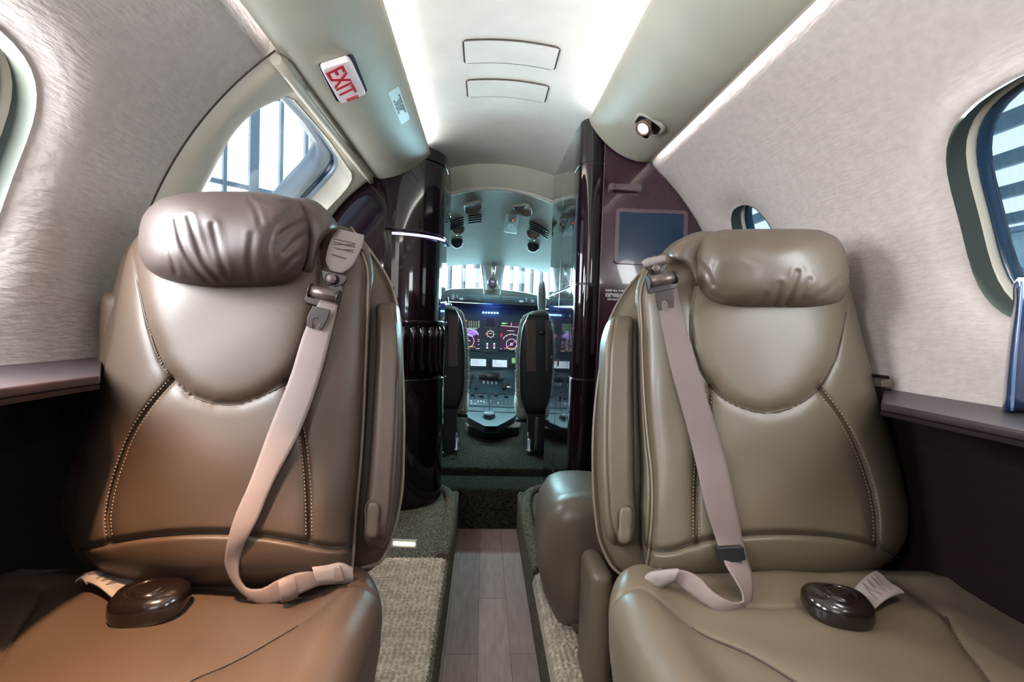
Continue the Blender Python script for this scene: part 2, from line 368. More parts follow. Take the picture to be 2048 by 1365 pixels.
def window(idx, loop, side, lip=.02):
    root = empty('window_%d' % idx, cyl(side*float(np.mean([p for _, p in loop])), float(np.mean([y for y, _ in loop])), R), kind='structure')
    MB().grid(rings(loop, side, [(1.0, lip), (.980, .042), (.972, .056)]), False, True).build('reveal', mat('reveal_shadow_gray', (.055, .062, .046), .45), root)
    MB().grid(rings(loop, side, [(.975, .050), (.950, .052), (.945, .062), (.938, .066)]), False, True).build('trim_ring', cream, root)
    MB().grid(rings(loop, side, [(.942, .060), (.930, .058), (.912, .064), (.902, .070), (.900, .078), (.94, .084)]), False, True).build('window_frame', navy, root)
    P = rings(loop, side, [(.904, .072), (.904, .076)])
    mb = MB(); o = P[0]; n = len(o); mb.add(list(P[0])+list(P[1]), [tuple(range(n)), tuple(range(2*n-1, n-1, -1))]+[(i, (i+1) % n, (i+1) % n+n, i+n) for i in range(n)], False); mb.build('pane', glass_b if side > 0 else glass_m, root)
    return root
WF = oval(.540, 70.9, .182, 13.2, e=3.3)      # cabin window beside the photographer
WN = oval(1.262, 67.5, .088, 9.8, e=2.4)     # next one forward
def topgap(y, p): return .028*np.clip((40.5-p)/3.2, 0, 1)**1.5
WA = oval(-.115, 70.3, .178, 13.6)
WB = oval(-.745, 70.3, .178, 13.6)
lip = .022
liner('wall_left', -1.7, .957, 33, 93.5, -1, [WF, WA, WB], fabric, lip, edge=topgap).build('wall_left', fabric, None)
bpy.data.objects['wall_left']['kind'] = 'structure'
liner('wall_right', -1.7, 1.47, 33, 93.5, 1, [WF, WN, WA, WB], fabric, lip, edge=topgap).build('wall_right', fabric, None)
bpy.data.objects['wall_right']['kind'] = 'structure'
window(1, WF, -1); window(2, WF, 1); window(3, WN, 1); window(4, WA, -1); window(5, WA, 1); window(6, WB, -1); window(7, WB, 1)

# exit panel with its window on the left, ahead of the fabric
EX = [(1.135, 58), (1.112, 51), (1.125, 46.6), (1.155, 43.4), (1.20, 41.2), (1.28, 40.7), (1.40, 41.1), (1.54, 41.5), (1.62, 42.4), (1.665, 44.4), (1.682, 47.5), (1.680, 52), (1.665, 58), (1.62, 68), (1.55, 74), (1.42, 76), (1.27, 76), (1.19, 74), (1.155, 68)]
EXs = [tuple(q) for q in spline(EX+[EX[0]], 73)[:-1]]
door = empty('door_1', cyl(-60, 1.35), kind='structure')
def exlip(y): return .012+.043*np.clip((1.55-y)/.35, 0, 1)
def exedge(y, p):
    return -.012+.03*np.exp(-((y-.962)/.012)**2)+.012*np.exp(-((1.75-y)/.010)**2)
liner('door_panel', .962, 1.75, 33, 100, -1, [EXs], cream, exlip, .02, .045, R-.0, exedge).build('door_panel', cream, door)
MB().tube([cyl(-p, .958, R-.001) for p in np.linspace(38.5, 93, 60)], .0018, 6).build('edge_gap', seam_m, door)
# rounded bead along the top of the panel
MB().tube([cyl(-39.3, y, R-.010) for y in np.linspace(.965, 1.745, 12)], .011, 12).build('top_bead', cream, door)
def ring2(specs):
    c = np.mean(EXs, 0); rows = []
    for sh, ro in specs:
        rows.append([(-(R+r_)*math.sin(math.radians(p)), y, ZC+(R+r_)*math.cos(math.radians(p))) for (y, p), r_ in [((c[0]+(a-c[0])*sh, c[1]+(b-c[1])*sh), (exlip(a)-.014 if ro is None else ro)) for a, b in EXs]])
    return np.array(rows)
MB().grid(ring2([(1.004, None), (.995, .048), (.985, .062)]), False, True).build('window_reveal', cream, door)
MB().grid(ring2([(.988, .060), (.970, .064), (.966, .074)]), False, True).build('seal', steel_blue, door)
MB().grid(ring2([(.972, .074), (.960, .076), (.963, .080), (.955, .082), (.957, .088)]), False, True).build('seal', navy, door)
MB().grid(ring2([(.960, .086), (.945, .088), (.942, .094)]), False, True).build('seal', steel_blue, door)
MB().grid(ring2([(.948, .092), (.910, .098), (.896, .122), (.901, .124), (.892, .140), (.885, .155), (.95, .165)]), False, True).build('window_frame', mat('exit_frame_white', (.55, .62, .66), .3, coat=.3), door)
P = ring2([(.895, .146), (.895, .150)]); n_ = len(P[0])
MB().add(list(P[0])+list(P[1]), [tuple(range(n_)), tuple(range(2*n_-1, n_-1, -1))], False).build('pane', glass_m, door)

# ceiling between the valances
def ceil_mesh():
    rows = []
    for y in np.linspace(-1.7, 2.12, 60):
        rr = R+.035
        rows.append([(rr*math.sin(math.radians(a)), y, ZC+rr*math.cos(math.radians(a))) for a in np.linspace(-34, 34, 30)])
    return MB().grid(rows)
tag(ceil_mesh().build('ceiling', cream_gray), kind='structure')

def valance(side, yend, label, curve):
    root = empty('overhead_valance', (side*.36, .5, 1.42), label, 'overhead panel', 'valance panels along the ceiling')
    a = np.array([side*.456, 1.367]); b = np.array([side*.257, 1.479]); ch = b-a; nn = np.array([-ch[1]*side*-1, ch[0]*side*-1]); nn = np.array([-side*abs(ch[1]), -abs(ch[0])])/np.hypot(*ch)
    t = np.r_[np.linspace(0, 1, 25)]
    prof = []
    for q in t:
        bul = .036*(math.sin(PI*q**.85))**.75
        prof.append(a+ch*q+nn*bul)
    up = -nn
    top = [b+up*.010-ch*.02, b+up*.012-ch*.12, (a+b)/2+up*.006, a+up*.010+ch*.10, a+up*.008+ch*.02]
    prof = np.array(prof+top); rows = []
    ys = np.linspace(-1.7, yend, 34)
    for y in ys: rows.append([(q[0], y+(curve(i/24) if (i <= 24 and curve) else 0)*(1 if y == yend else 0), q[1]) for i, q in enumerate(prof)])
    # rounded end
    c = prof.mean(0)
    for sc, dy in ((.97, .006), (.9, .010), (.5, .012)): rows.append([(c[0]+(q[0]-c[0])*sc, yend+dy+(curve(i/24) if (i <= 24 and curve) else 0), c[1]+(q[1]-c[1])*sc) for i, q in enumerate(prof)])
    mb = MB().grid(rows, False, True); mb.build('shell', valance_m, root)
    e = b+up*.013-ch*.26; MB().box((e[0]-.006, -1.6, e[1]), (e[0]+.006, yend-.03, e[1]+.006)).build('light_strip', led_m, root)
    e = a+up*.012+ch*.16; MB().box((e[0]-.004, -1.6, e[1]), (e[0]+.004, yend-.03, e[1]+.005)).build('light_strip', led_m, root)
    return root, a, ch, nn
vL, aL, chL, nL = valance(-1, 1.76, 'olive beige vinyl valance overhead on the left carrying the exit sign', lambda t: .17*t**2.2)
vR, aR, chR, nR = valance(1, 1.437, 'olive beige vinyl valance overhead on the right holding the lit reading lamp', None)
def on_val(px, py, side, lift=0.):
    """point of the valance underside seen at a pixel"""
    a, ch, nn = (aL, chL, nL) if side < 0 else (aR, chR, nR)
    v = ray(px, py); bul = .02; q = 0
    for _ in range(12):
        o = np.array([CAM[0], CAM[2]]); d = np.array([v[0], v[2]]); A = a+nn*(bul+lift)
        k = ((A-o)@nn)/(d@nn); P = o+d*k; q = ((P-a)@ch)/(ch@ch); bul = .036*(math.sin(PI*min(max(q, .01), .99)**.85))**.75
    return np.array([P[0], v[1]*k, P[1]]), q

# ledges, side panels
for side, lab, zz, xi, nm in ((-1, 'left', .768, -.535, 'dark brown wooden side ledge below the left window'), (1, 'right', .753, .556, 'dark brown wooden side ledge below the right window')):
    lg = empty('side_ledge', (side*.65, .4, zz), nm, 'side ledge', 'wooden ledges along the cabin walls')
    yend = float(atx(200, 757, xi)[1]) if side < 0 else float(atx(1762, 808, xi)[1]); yw = float(atx(204, 715, -.752)[1]) if side < 0 else float(atx(1768, 778, .752)[1])
    MB().prism([(xi, -1.6), (side*.752, -1.6), (side*.752, yw), (xi, yend)], zz-.012, zz).build('ledge_top', ledge_m, lg, bevel=.003)
    MB().box((min(xi, xi+side*.012), -1.6, zz-.018), (max(xi, xi+side*.012), yend, zz-.012)).build('front_edge', lower_m, lg)
    x0 = side*.752; tag(MB().box((min(x0, x0+side*.03), -1.6, .16), (max(x0, x0+side*.03), 1.75 if side < 0 else 1.45, zz-.012)).build('trim_%d' % (1 if side < 0 else 2), lower_m), kind='structure')
# floors
tag(MB().box((-.127, -1.6, -.02), (.127, 2.0, 0)).build('floor', planks), kind='structure')
fs = MB()
for side in (-1, 1):
    a = .127*side; b = .78*side; fs.box((min(a, b), -1.6, .0), (max(a, b), 2.0, .155))
fs.box((-.7, 1.97, 0), (.7, 3.2, .155)); tag(fs.build('trim_3', carpet_f), kind='structure')

# ------------------------------------------------------------------ seats
def lin(a, b, c, d): return lambda py: np.interp(py, [b, a], [d, c])
CZ = .447
def make_seat(side, D):
    lea = D['leather']; root = empty('cabin_seat', (side*.42, .8, .16), D['label'], 'seat', None)
    Yb = lin(*D['Y'])
    bib, sl, sr, band, pipe = D['bib'], D['sl'], D['sr'], D['band'], D['pipe']
    blob = D['blobs']
    def disp(px, py):
        o = raised(px, py, bib, .007, 24)
        o = o+groove(px, py, bib, .0045, 2.6)+groove(px, py, bib, .0035, 14)
        for l_ in (sl, sr): o = o+groove(px, py, spline(l_, 30), .010, 5)+groove(px, py, spline(l_, 30), .004, 18)
        o = o+groove(px, py, spline(band, 40), .010, 6)+groove(px, py, spline(pipe, 40), .012, 6)
        o = o-.009*np.exp(-((px-blob[0])/120)**2-((py-blob[1])/110)**2)
        o = o+.0016*np.sin(px*.021+py*.013)*np.sin(py*.017)
        return o
    pl = Pillow(D['rows'], Yb, .075, .05, 5, 2, 9, disp)
    mb = MB(); pl.mesh(mb, 170, 190); back = mb.build('backrest', lea, root)
    for l_ in (sl, sr):
        st = MB()
        for off in (-6, 6): stitches(pl, l_, off, 7.5, st)
        tag(st.build('stitching', thread, back), kind='stuff')
    sm = MB()
    for l_ in (bib, band):
        L = spline(l_, 120); L = L[(L[:, 1] > D['hb'])]
        if l_ is band: L = spline(l_, 90)
        sm.tube(aty(L[:, 0], L[:, 1], pl.depth(L[:, 0], L[:, 1])-.0012), .0012, 6)
    sm.build('seam', seam_m, back)
    L = spline(pipe, 80); MB().tube(aty(L[:, 0]+side*-1, L[:, 1], pl.depth(L[:, 0], L[:, 1])-.002), .0028, 8).build('piping', piping, back)
    sh = Pillow(D['shell'], lambda py: Yb(py)+.055, .05, .06, 5, 2, 8)
    shm = MB(); sh.mesh(shm, 60, 70); so = shm.build('back_shell', lea, root)
    L = spline(D['shell_edge'], 90); MB().tube(aty(L[:, 0], L[:, 1], Yb(L[:, 1])+.035), .003, 8).build('piping', piping, so)
    # armrests
    ar = Pillow(D['arm'], lambda py: Yb(py)+.012, .050, .05, 7, 2, 14, lambda px, py: groove(px, py, spline(D['armline'], 30), .004, 2.5))
    m_ = MB(); ar.mesh(m_, 50, 60); arm = m_.build('armrest', lea, root)
    x0, y0, x1, y1 = D['button']; r_ = rrect(x0, y0, x1, y1, 9, 6)
    bt = Pillow([(y0, x0+8, x1-8), (y0+5, x0+2, x1-2), (y0+12, x0, x1), ((y0+y1)/2, x0-1, x1-1), (y1-12, x0-2, x1-3), (y1-4, x0+2, x1-7), (y1, x0+8, x1-13)], lambda py: Yb(py)-.033, .010, .02, 6, 2, 12)
    m_ = MB(); bt.mesh(m_, 24, 30); bt_o = m_.build('recline_button', lea, arm)
    L = spline([(x0-1, y1-6), (x0-2, (y0+y1)/2), (x0-1, y0+8), (x0+6, y0-1), (x1-6, y0-1), (x1+1, y0+8), (x1, (y0+y1)/2), (x1-4, y1-6)], 60)
    MB().tube(aty(L[:, 0], L[:, 1], Yb(L[:, 1])-.037), .0012, 6).build('button_gap', seam_m, arm)
    oa = Pillow(D['oarm'], D['oarmY'], .035, .06, 6, 2, 14); m_ = MB(); oa.mesh(m_, 30, 30); m_.build('armrest', lea, root)
    # headrest
    h = D['head']
    def hd(px, py):
        o = np.zeros(np.shape(px))
        for ln, A, wd in h['wr']: 
            q = spline(ln, 20); d_ = pdist(px, py, q); o = o+A*.62*np.exp(-(d_/(wd*1.1))**2)-A*.42*np.exp(-((d_-wd*2.1)/(wd*1.3))**2)
        return o+.0022*np.sin(px*.035)*np.sin(py*.045+px*.01)
    hp = Pillow(h['rows'], h['Y'], .085, .05, 3.2, 2., 3.0, hd); m_ = MB(); hp.mesh(m_, 190, 110); ho = m_.build('headrest', D['hmat'], root)
    sp = Pillow(h['strap'], h['Y']+.03, .055, .08, 4, 2, 6); m_ = MB(); sp.mesh(m_, 40, 40); m_.build('headrest_strap', D['hmat'], ho)
    # cushion
    xin, xout = D['xin'], D['xout']; seamW = [[tuple(atz(a, b, CZ+.004)[:2]) for a, b in spline(l_, 24)] for l_ in D['cseams']]
    sg = 1 if xin > xout else -1; W = abs(xin-xout); r = .045
    rows = []
    ss = np.r_[np.linspace(0, W-r, 110)]
    for y in np.r_[np.linspace(.20, .80, 130)]:
        xin = D['xin']-sg*.065*max(0, (y-.66)/.14)**1.6; W = abs(xin-xout); ss = np.linspace(0, W-r, 110)
        X = xout+sg*ss; Yv = np.full_like(X, y); Z = np.full_like(X, CZ)
        for l_, A in zip(seamW, D['cA']): Z = Z-A*np.exp(-(pdist(X, Yv, l_)/.0035)**2)-A*.6*np.exp(-(pdist(X, Yv, l_)/.018)**2)
        u = (X-xin)*-sg
        Z += .026*np.exp(-((u-.045)/.042)**2)*np.clip((.755-y)/.04+.55, .25, 1)*(1 if True else 0)
        Z += .008*np.sin(np.clip((u-.10)/(W-.16), 0, 1)*PI)
        Z += D['ridge']*np.exp(-((y-.735)/.017)**2)*(u > .07)
        Z += .0022*np.sin(X*38+y*17)*np.sin(y*31-X*12)
        Z -= .02*np.clip((y-.77)/.03, 0, 1)
        p = np.stack([X, Yv, Z], 1); ztop = Z[-1]
        a = np.linspace(0, PI/2, 10)[1:]
        arc = [(xin-sg*r+sg*r*math.sin(t), y, ztop-r*(1-math.cos(t))) for t in a]
        low = [(xin+sg*(.004-.02*k), y, ztop-r-(ztop-r-.29)*k) for k in (.3, .6, .9, 1.0)]
        rows.append(np.vstack([p, arc, low]))
    cm = MB().grid(rows); rr = np.array(rows)
    for e in (0, -1): cm.add(rr[e], [tuple(range(len(rr[e])))], False) if False else None
    MBc = cm; f0 = rr[0]; 
    fr = np.stack([f0, f0+np.array([0, -.02, -.03]), np.stack([f0[:, 0], f0[:, 1]-.02, np.full(len(f0), .29)], 1)]); MBc.grid(fr)
    cu = MBc.build('seat_cushion', lea, root)
    cs = MB()
    for l_, A in zip(D['cseams'][:2], D['cA']):
        q = np.array([atz(a, b, CZ+.003) for a, b in spline(l_, 90)]); pts = []
        for p in q:
            if not (.22 < p[1] < .78) or (xin-p[0])*sg < .036 or (D['xin']-p[0])*sg < .040: continue
            k = int(np.argmin(np.abs(rr[:, 0, 1]-p[1]))); pts.append((p[0], p[1], float(np.interp(p[0]*sg, rr[k, :, 0][:115]*sg, rr[k, :, 2][:115]))))
        pts = np.array(pts); z = np.convolve(np.r_[[pts[0, 2]]*4, pts[:, 2], [pts[-1, 2]]*4], np.ones(9)/9, 'valid'); pts[:, 2] = z+.0004
        tag(cs.tube(pts, .0013, 6).build('seam', seam_m, cu)); cs = MB()
    # base and aisle side shroud
    xa, xb = sorted((xin-sg*.03, xout+sg*.05)); MB().box((xa, .26, .156), (xb, .95, .30)).build('base', lea, root, bevel=.02)
    if side > 0: MB().box((.172, .84, .156), (.215, .955, .40)).build('side_shroud', lea, root, bevel=.018, seg=4)
    return root, pl, rr
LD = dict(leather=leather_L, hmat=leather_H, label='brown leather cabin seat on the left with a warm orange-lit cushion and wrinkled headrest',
    Y=(1170, 430, .72, .845), blobs=(400, 880),
    rows=[(448, 330, 640), (456, 300, 676), (468, 280, 708), (490, 262, 733), (530, 249, 745), (600, 236, 744), (700, 218, 739), (800, 190, 735), (900, 165, 728), (1000, 148, 718), (1060, 143, 712), (1100, 155, 711), (1130, 180, 706), (1155, 220, 702), (1174, 290, 690)],
    bib=[(263, 440), (265, 501), (278, 575), (297, 655), (321, 723), (346, 760), (383, 791), (432, 809), (477, 809), (520, 794), (575, 762), (605, 715), (628, 640), (640, 560), (640, 440)],
    sl=[(346, 760), (303, 809), (266, 865), (241, 926), (223, 988), (216, 1037), (220, 1083)], sr=[(575, 766), (590, 810), (602, 860), (610, 914), (616, 985), (618, 1078)],
    band=[(165, 1098), (200, 1091), (254, 1080), (346, 1069), (460, 1067), (520, 1071), (594, 1083), (668, 1096), (700, 1094)],
    pipe=[(722, 505), (731, 530), (733, 600), (729, 750), (722, 900), (711, 1030), (706, 1100), (702, 1140)], hb=560,
    shell=[(446, 330, 650), (458, 300, 700), (500, 250, 742), (563, 230, 778), (625, 215, 797), (729, 196, 804), (883, 158, 807), (960, 132, 805), (1006, 122, 800), (1040, 120, 794), (1080, 135, 782), (1129, 160, 755), (1150, 200, 730)],
    shell_edge=[(700, 455), (748, 514), (778, 563), (797, 625), (804, 729), (807, 883), (800, 1006), (785, 1068), (757, 1126), (717, 1138)],
    arm=[(606, 760, 786), (612, 753, 793), (637, 753, 797), (790, 747, 801), (945, 737, 797), (1040, 728, 787), (1080, 727, 778), (1098, 738, 765)],
    armline=[(786, 612), (792, 637), (793, 790), (785, 945), (774, 1060), (764, 1096)], button=(734, 1003, 760, 1080),
    oarm=[(585, 212, 250), (592, 204, 250), (620, 200, 250), (700, 196, 250), (790, 186, 250), (840, 185, 240)], oarmY=.885,
    head=dict(Y=.765, rows=[(383, 420, 500), (390, 350, 560), (404, 312, 598), (430, 287, 616), (465, 277, 622), (500, 277, 620), (530, 288, 612), (555, 318, 598), (570, 368, 575), (577, 430, 540)],
        strap=[(396, 560, 615), (408, 555, 640), (428, 560, 657), (445, 575, 667), (458, 595, 667), (470, 606, 655), (490, 610, 640), (520, 608, 632), (550, 600, 626), (560, 604, 618)],
        under=[(340, 567), (400, 577), (470, 582), (540, 580), (590, 572)],
        wr=[([(352, 440), (365, 490), (395, 540), (420, 565)], .0032, 5), ([(378, 435), (392, 480), (412, 530), (440, 562)], .0028, 5), ([(425, 450), (437, 500), (452, 550)], .0022, 5), ([(620, 440), (590, 452), (560, 470)], .0030, 5),
            ([(622, 465), (595, 480), (570, 505)], .0026, 5), ([(620, 500), (590, 515), (565, 540)], .0024, 5), ([(505, 470), (500, 520), (505, 560)], .0016, 6), ([(555, 440), (535, 490), (540, 550)], .0016, 6), ([(510, 392), (540, 402), (580, 405)], .0022, 4), ([(330, 440), (338, 490), (352, 545)], .0022, 5), ([(604, 410), (585, 425), (560, 440)], .0020, 5), ([(500, 400), (515, 425), (520, 445)], .0014, 5)]),
    xin=-.170, xout=-.748, ridge=.007, cA=[.004, .006, .003],
    cseams=[[(777, 1215), (750, 1196), (714, 1194), (651, 1215), (596, 1245), (441, 1329), (378, 1362), (330, 1400)], [(85, 1175), (60, 1215), (30, 1265), (0, 1310), (-60, 1400)], [(262, 1172), (400, 1183), (470, 1184), (600, 1180)]])
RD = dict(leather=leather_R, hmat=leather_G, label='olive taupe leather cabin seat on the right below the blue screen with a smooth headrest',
    Y=(1165, 480, .79, .93), blobs=(1570, 880),
    rows=[(496, 1372, 1640), (502, 1340, 1662), (510, 1318, 1680), (530, 1292, 1692), (575, 1273, 1703), (654, 1274, 1720), (765, 1276, 1751), (847, 1279, 1773), (955, 1283, 1805), (1036, 1280, 1817), (1080, 1282, 1811), (1118, 1288, 1785), (1145, 1298, 1748), (1166, 1330, 1700)],
    bib=[(1400, 480), (1392, 560), (1380, 630), (1385, 700), (1402, 745), (1425, 778), (1447, 798), (1485, 817), (1530, 827), (1588, 814), (1637, 779), (1670, 722), (1689, 646), (1696, 600), (1696, 480)],
    sl=[(1637, 779), (1670, 820), (1708, 885), (1735, 955), (1751, 1026), (1753, 1091)], sr=[(1420, 775), (1415, 809), (1402, 870), (1394, 955), (1392, 1085)],
    band=[(1290, 1092), (1315, 1103), (1339, 1103), (1393, 1085), (1480, 1072), (1588, 1069), (1686, 1077), (1751, 1093), (1798, 1116)],
    pipe=[(1300, 535), (1286, 570), (1285, 657), (1288, 760), (1296, 870), (1305, 955), (1304, 1050), (1299, 1100), (1294, 1140)], hb=620,
    shell=[(503, 1345, 1640), (513, 1315, 1670), (543, 1284, 1690), (581, 1252, 1700), (641, 1220, 1716), (722, 1203, 1742), (820, 1190, 1765), (928, 1186, 1785), (1015, 1190, 1790), (1091, 1203, 1780), (1140, 1232, 1760), (1163, 1272, 1720)],
    shell_edge=[(1310, 513), (1284, 543), (1252, 581), (1220, 641), (1203, 722), (1190, 820), (1186, 928), (1190, 1015), (1203, 1091), (1230, 1140), (1272, 1163)],
    arm=[(632, 1232, 1258), (640, 1222, 1267), (665, 1212, 1267), (765, 1202, 1267), (874, 1198, 1268), (982, 1200, 1270), (1050, 1208, 1272), (1080, 1216, 1268), (1092, 1228, 1256)],
    armline=[(1232, 636), (1226, 665), (1219, 765), (1216, 874), (1219, 982), (1227, 1060), (1238, 1088)], button=(1238, 1013, 1265, 1090),
    oarm=[(653, 1700, 1742), (660, 1700, 1752), (680, 1700, 1758), (765, 1715, 1764), (850, 1725, 1770), (880, 1725, 1768)], oarmY=.975,
    head=dict(Y=.862, rows=[(458, 1500, 1610), (464, 1428, 1650), (480, 1400, 1678), (503, 1391, 1691), (540, 1391, 1699), (575, 1396, 1697), (600, 1406, 1684), (614, 1430, 1660), (622, 1480, 1600)],
        strap=[(463, 1400, 1440), (470, 1376, 1440), (482, 1354, 1438), (500, 1340, 1420), (515, 1338, 1412), (525, 1365, 1408), (545, 1383, 1406), (570, 1388, 1404), (585, 1392, 1402)],
        under=[(1440, 617), (1500, 624), (1560, 619), (1620, 617), (1662, 615)],
        wr=[([(1595, 545), (1585, 580), (1570, 612)], .0030, 5), ([(1560, 570), (1548, 612)], .0022, 5), ([(1680, 560), (1650, 585), (1610, 605)], .0026, 5), ([(1400, 560), (1415, 585), (1440, 600)], .0024, 5), ([(1393, 525), (1410, 540), (1425, 570)], .0020, 5), ([(1530, 590), (1510, 612)], .0016, 5), ([(1620, 560), (1600, 600)], .0018, 5)]),
    xin=.155, xout=.748, ridge=.006, cA=[.005, .006, .003],
    cseams=[[(1218, 1220), (1227, 1207), (1256, 1201), (1307, 1207), (1337, 1220), (1392, 1254), (1519, 1313), (1604, 1365), (1680, 1420)], [(1892, 1226), (1920, 1275), (1985, 1365), (2020, 1420)], [(1440, 1208), (1510, 1214), (1560, 1217), (1620, 1216)]])
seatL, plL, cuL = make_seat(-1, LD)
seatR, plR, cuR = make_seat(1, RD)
# loose outboard corner of the right cushion is part of the same top; the seat behind it:
third = empty('cabin_seat', (.3, 1.2, .16), 'taupe leather seat cushion showing behind the right seat beside the aisle', 'seat')
p3 = Pillow([(984, 1140, 1220), (990, 1118, 1250), (1010, 1097, 1280), (1045, 1081, 1290), (1100, 1075, 1290), (1150, 1079, 1290), (1190, 1089, 1290), (1220, 1102, 1290), (1243, 1116, 1290), (1256, 1133, 1290)], 1.08, .10, .32, 3.2, 2, 5,
            lambda px, py: groove(px, py, [(1178, 1145), (1176, 1250)], .012, 6)+groove(px, py, [(1176, 1146), (1215, 1138), (1290, 1130)], .012, 6)-.010*np.exp(-((px-1150)/22.)**2-((py-1190)/40.)**2))
m_ = MB(); p3.mesh(m_, 90, 90); m_.build('seat_cushion', leather_R, third)
MB().box((.178, 1.03, .156), (.62, 1.36, .245)).build('base', leather_R, third, bevel=.02, seg=4)

# ------------------------------------------------------------------ belts
def belt(seat, pl, rr, L, Rr, zrest=.455):
    def Yat(a, b):
        c = ((a[0]+b[0])/2, (a[1]+b[1])/2); yy = float(pl.depth(np.array(c[0]), np.array(c[1]))) if c[1] < 1168 else 9
        yz = float(atz(c[0], max(a[1], b[1]), zrest)[1]) if max(a[1], b[1]) > 900 else 9
        return min(yy-.009, yz)
    n = 70; l = spline(L, n); r = spline(Rr, n); Y = [Yat(a, b) for a, b in zip(l, r)]
    Y = np.array(Y); Y = np.convolve(np.r_[[Y[0]]*6, Y, [Y[-1]]*6], np.ones(13)/13, 'valid')-.003
    return ribbon(MB(), L, Rr, Y, .0026, n, 8, .0015)
sb = belt(seatL, plL, cuL, [(640, 600), (612, 655), (580, 754), (541, 852), (495, 975), (468, 1037), (452, 1098), (449, 1130), (466, 1169), (495, 1198), (516, 1209), (560, 1205), (598, 1190), (640, 1172), (690, 1165)],
          [(676, 610), (664, 660), (636, 765), (603, 855), (540, 978), (514, 1040), (486, 1098), (477, 1132), (480, 1160), (494, 1178), (520, 1180), (552, 1163), (585, 1150), (625, 1142), (680, 1133)]).build('seat_belt', belt_m, seatL)
sbr = belt(seatR, plR, cuR, [(1300, 560), (1312, 590), (1325, 657), (1344, 744), (1374, 852), (1393, 928), (1412, 1015), (1437, 1091), (1451, 1127), (1472, 1161), (1486, 1186), (1489, 1205), (1472, 1207), (1451, 1200), (1421, 1180), (1400, 1157), (1371, 1142), (1340, 1140)],
           [(1352, 560), (1357, 590), (1374, 657), (1399, 744), (1431, 852), (1453, 928), (1472, 1015), (1488, 1091), (1495, 1121), (1506, 1153), (1508, 1176), (1502, 1205), (1477, 1230), (1443, 1228), (1400, 1203), (1366, 1178), (1345, 1165), (1320, 1170)]).build('seat_belt', belt_m, seatR)
def patch(seat, parent, poly, Yf, th, m, name, bevel=.0012):
    return MB().plate(poly, Yf, 0, th).build(name, m, parent, bevel=bevel)
YL = lambda a, b: float(plL.depth(np.array(float(a)), np.array(float(b)))); YR = lambda a, b: float(plR.depth(np.array(float(a)), np.array(float(b))))
def flat(Yc): return lambda a, b: Yc
# left shoulder end: stitched webbing over the seat edge, bracket, roller and slotted clip
yl = .735
e = MB(); ribbon(e, [(676, 458), (664, 475), (655, 500), (652, 525), (660, 541)], [(728, 470), (725, 485), (712, 515), (700, 535), (684, 546)], [.775, .762, .752, .748, .745], .004, 20, 4, .002); eo = e.build('belt_end', belt_pad, sb)
zz = MB()
for k, (y0, y1) in enumerate([(478, 482), (484, 489), (489, 484), (495, 499), (499, 494)]):
    a = np.array([668-k*.8, y0]); b = np.array([712-k*1.2, y1+6]); P = np.linspace(a, b, 8); Yq = np.interp(P[:, 1], [458, 485, 515, 545], [.775, .762, .751, .745])-.0045
    zz.tube(aty(P[:, 0], P[:, 1], Yq), .0006, 5)
a = np.array([664, 509]); b = np.array([693, 518]); P = np.linspace(a, b, 8); zz.tube(aty(P[:, 0], P[:, 1], np.full(8, .7475)), .0007, 5)
tag(zz.build('stitching', seam_m, eo), kind='stuff')
bk = MB().plate([(643, 540), (692, 551), (694, 560), (686, 569), (670, 574), (652, 569), (645, 556)], .748, 0, .005).build('belt_hook', buckle_m, sb, bevel=.001)
c_ = aty(662, 558, .744); MB().lathe(c_, (0, -1, 0), [(0, 0), (0, .0085), (.003, .0085), (.004, .006), (.004, 0)]).build('hook_button', buckle_hi, bk)
MB().plate([(662, 566), (682, 568), (686, 585), (655, 580)], .750, 0, .004).build('hook_neck', buckle_m, bk)
MB().plate([(615, 578), (622, 572), (683, 586), (680, 600), (674, 625), (668, 626), (662, 618), (612, 606), (608, 600)], .730, 0, .006).build('buckle_frame', buckle_m, sb, bevel=.001)
MB().tube([aty(621, 581, .724), aty(677, 595, .724)], .0090, 20).build('buckle_roller', buckle_hi, sb)
for q in ((621, 581), (677, 595)): MB().tube([aty(q[0]-1.2, q[1]-.3, .724), aty(q[0]+1.2, q[1]+.3, .724)], .0108, 20).build('roller_cap', buckle_m, sb)
MB().plate([(626, 612), (660, 620), (654, 640), (646, 655), (638, 661), (633, 658), (640, 645), (636, 636), (629, 637), (624, 645), (626, 655), (620, 657), (613, 652), (614, 635)], .7175, 0, .003).build('slotted_clip', buckle_m, sb, bevel=.0006)
# right shoulder end
e = MB(); ribbon(e, [(1283, 524), (1292, 518), (1312, 513), (1330, 510)], [(1290, 538), (1300, 536), (1318, 530), (1334, 527)], [.86, .85, .848, .85], .012, 16, 4, .006); eo = e.build('belt_end', belt_pad, sbr)
MB().plate([(1292, 535), (1312, 540), (1332, 527), (1336, 530), (1328, 543), (1312, 549), (1300, 545)], .845, 0, .005).build('belt_hook', buckle_m, sbr, bevel=.001)
c_ = aty(1312, 537, .842); MB().lathe(c_, (0, -1, 0), [(0, 0), (0, .0075), (.003, .0075), (.004, .005), (.004, 0)]).build('hook_button', buckle_hi, sbr)
MB().plate([(1300, 545), (1330, 538), (1338, 552), (1296, 560)], .85, 0, .004).build('hook_neck', buckle_m, sbr)
MB().plate([(1289, 556), (1293, 553), (1345, 543), (1350, 545), (1356, 572), (1350, 577), (1302, 588), (1296, 586)], .816, 0, .006).build('buckle_frame', buckle_m, sbr, bevel=.001)
MB().tube([aty(1297, 565, .810), aty(1349, 554, .810)], .0098, 20).build('buckle_roller', buckle_hi, sbr)
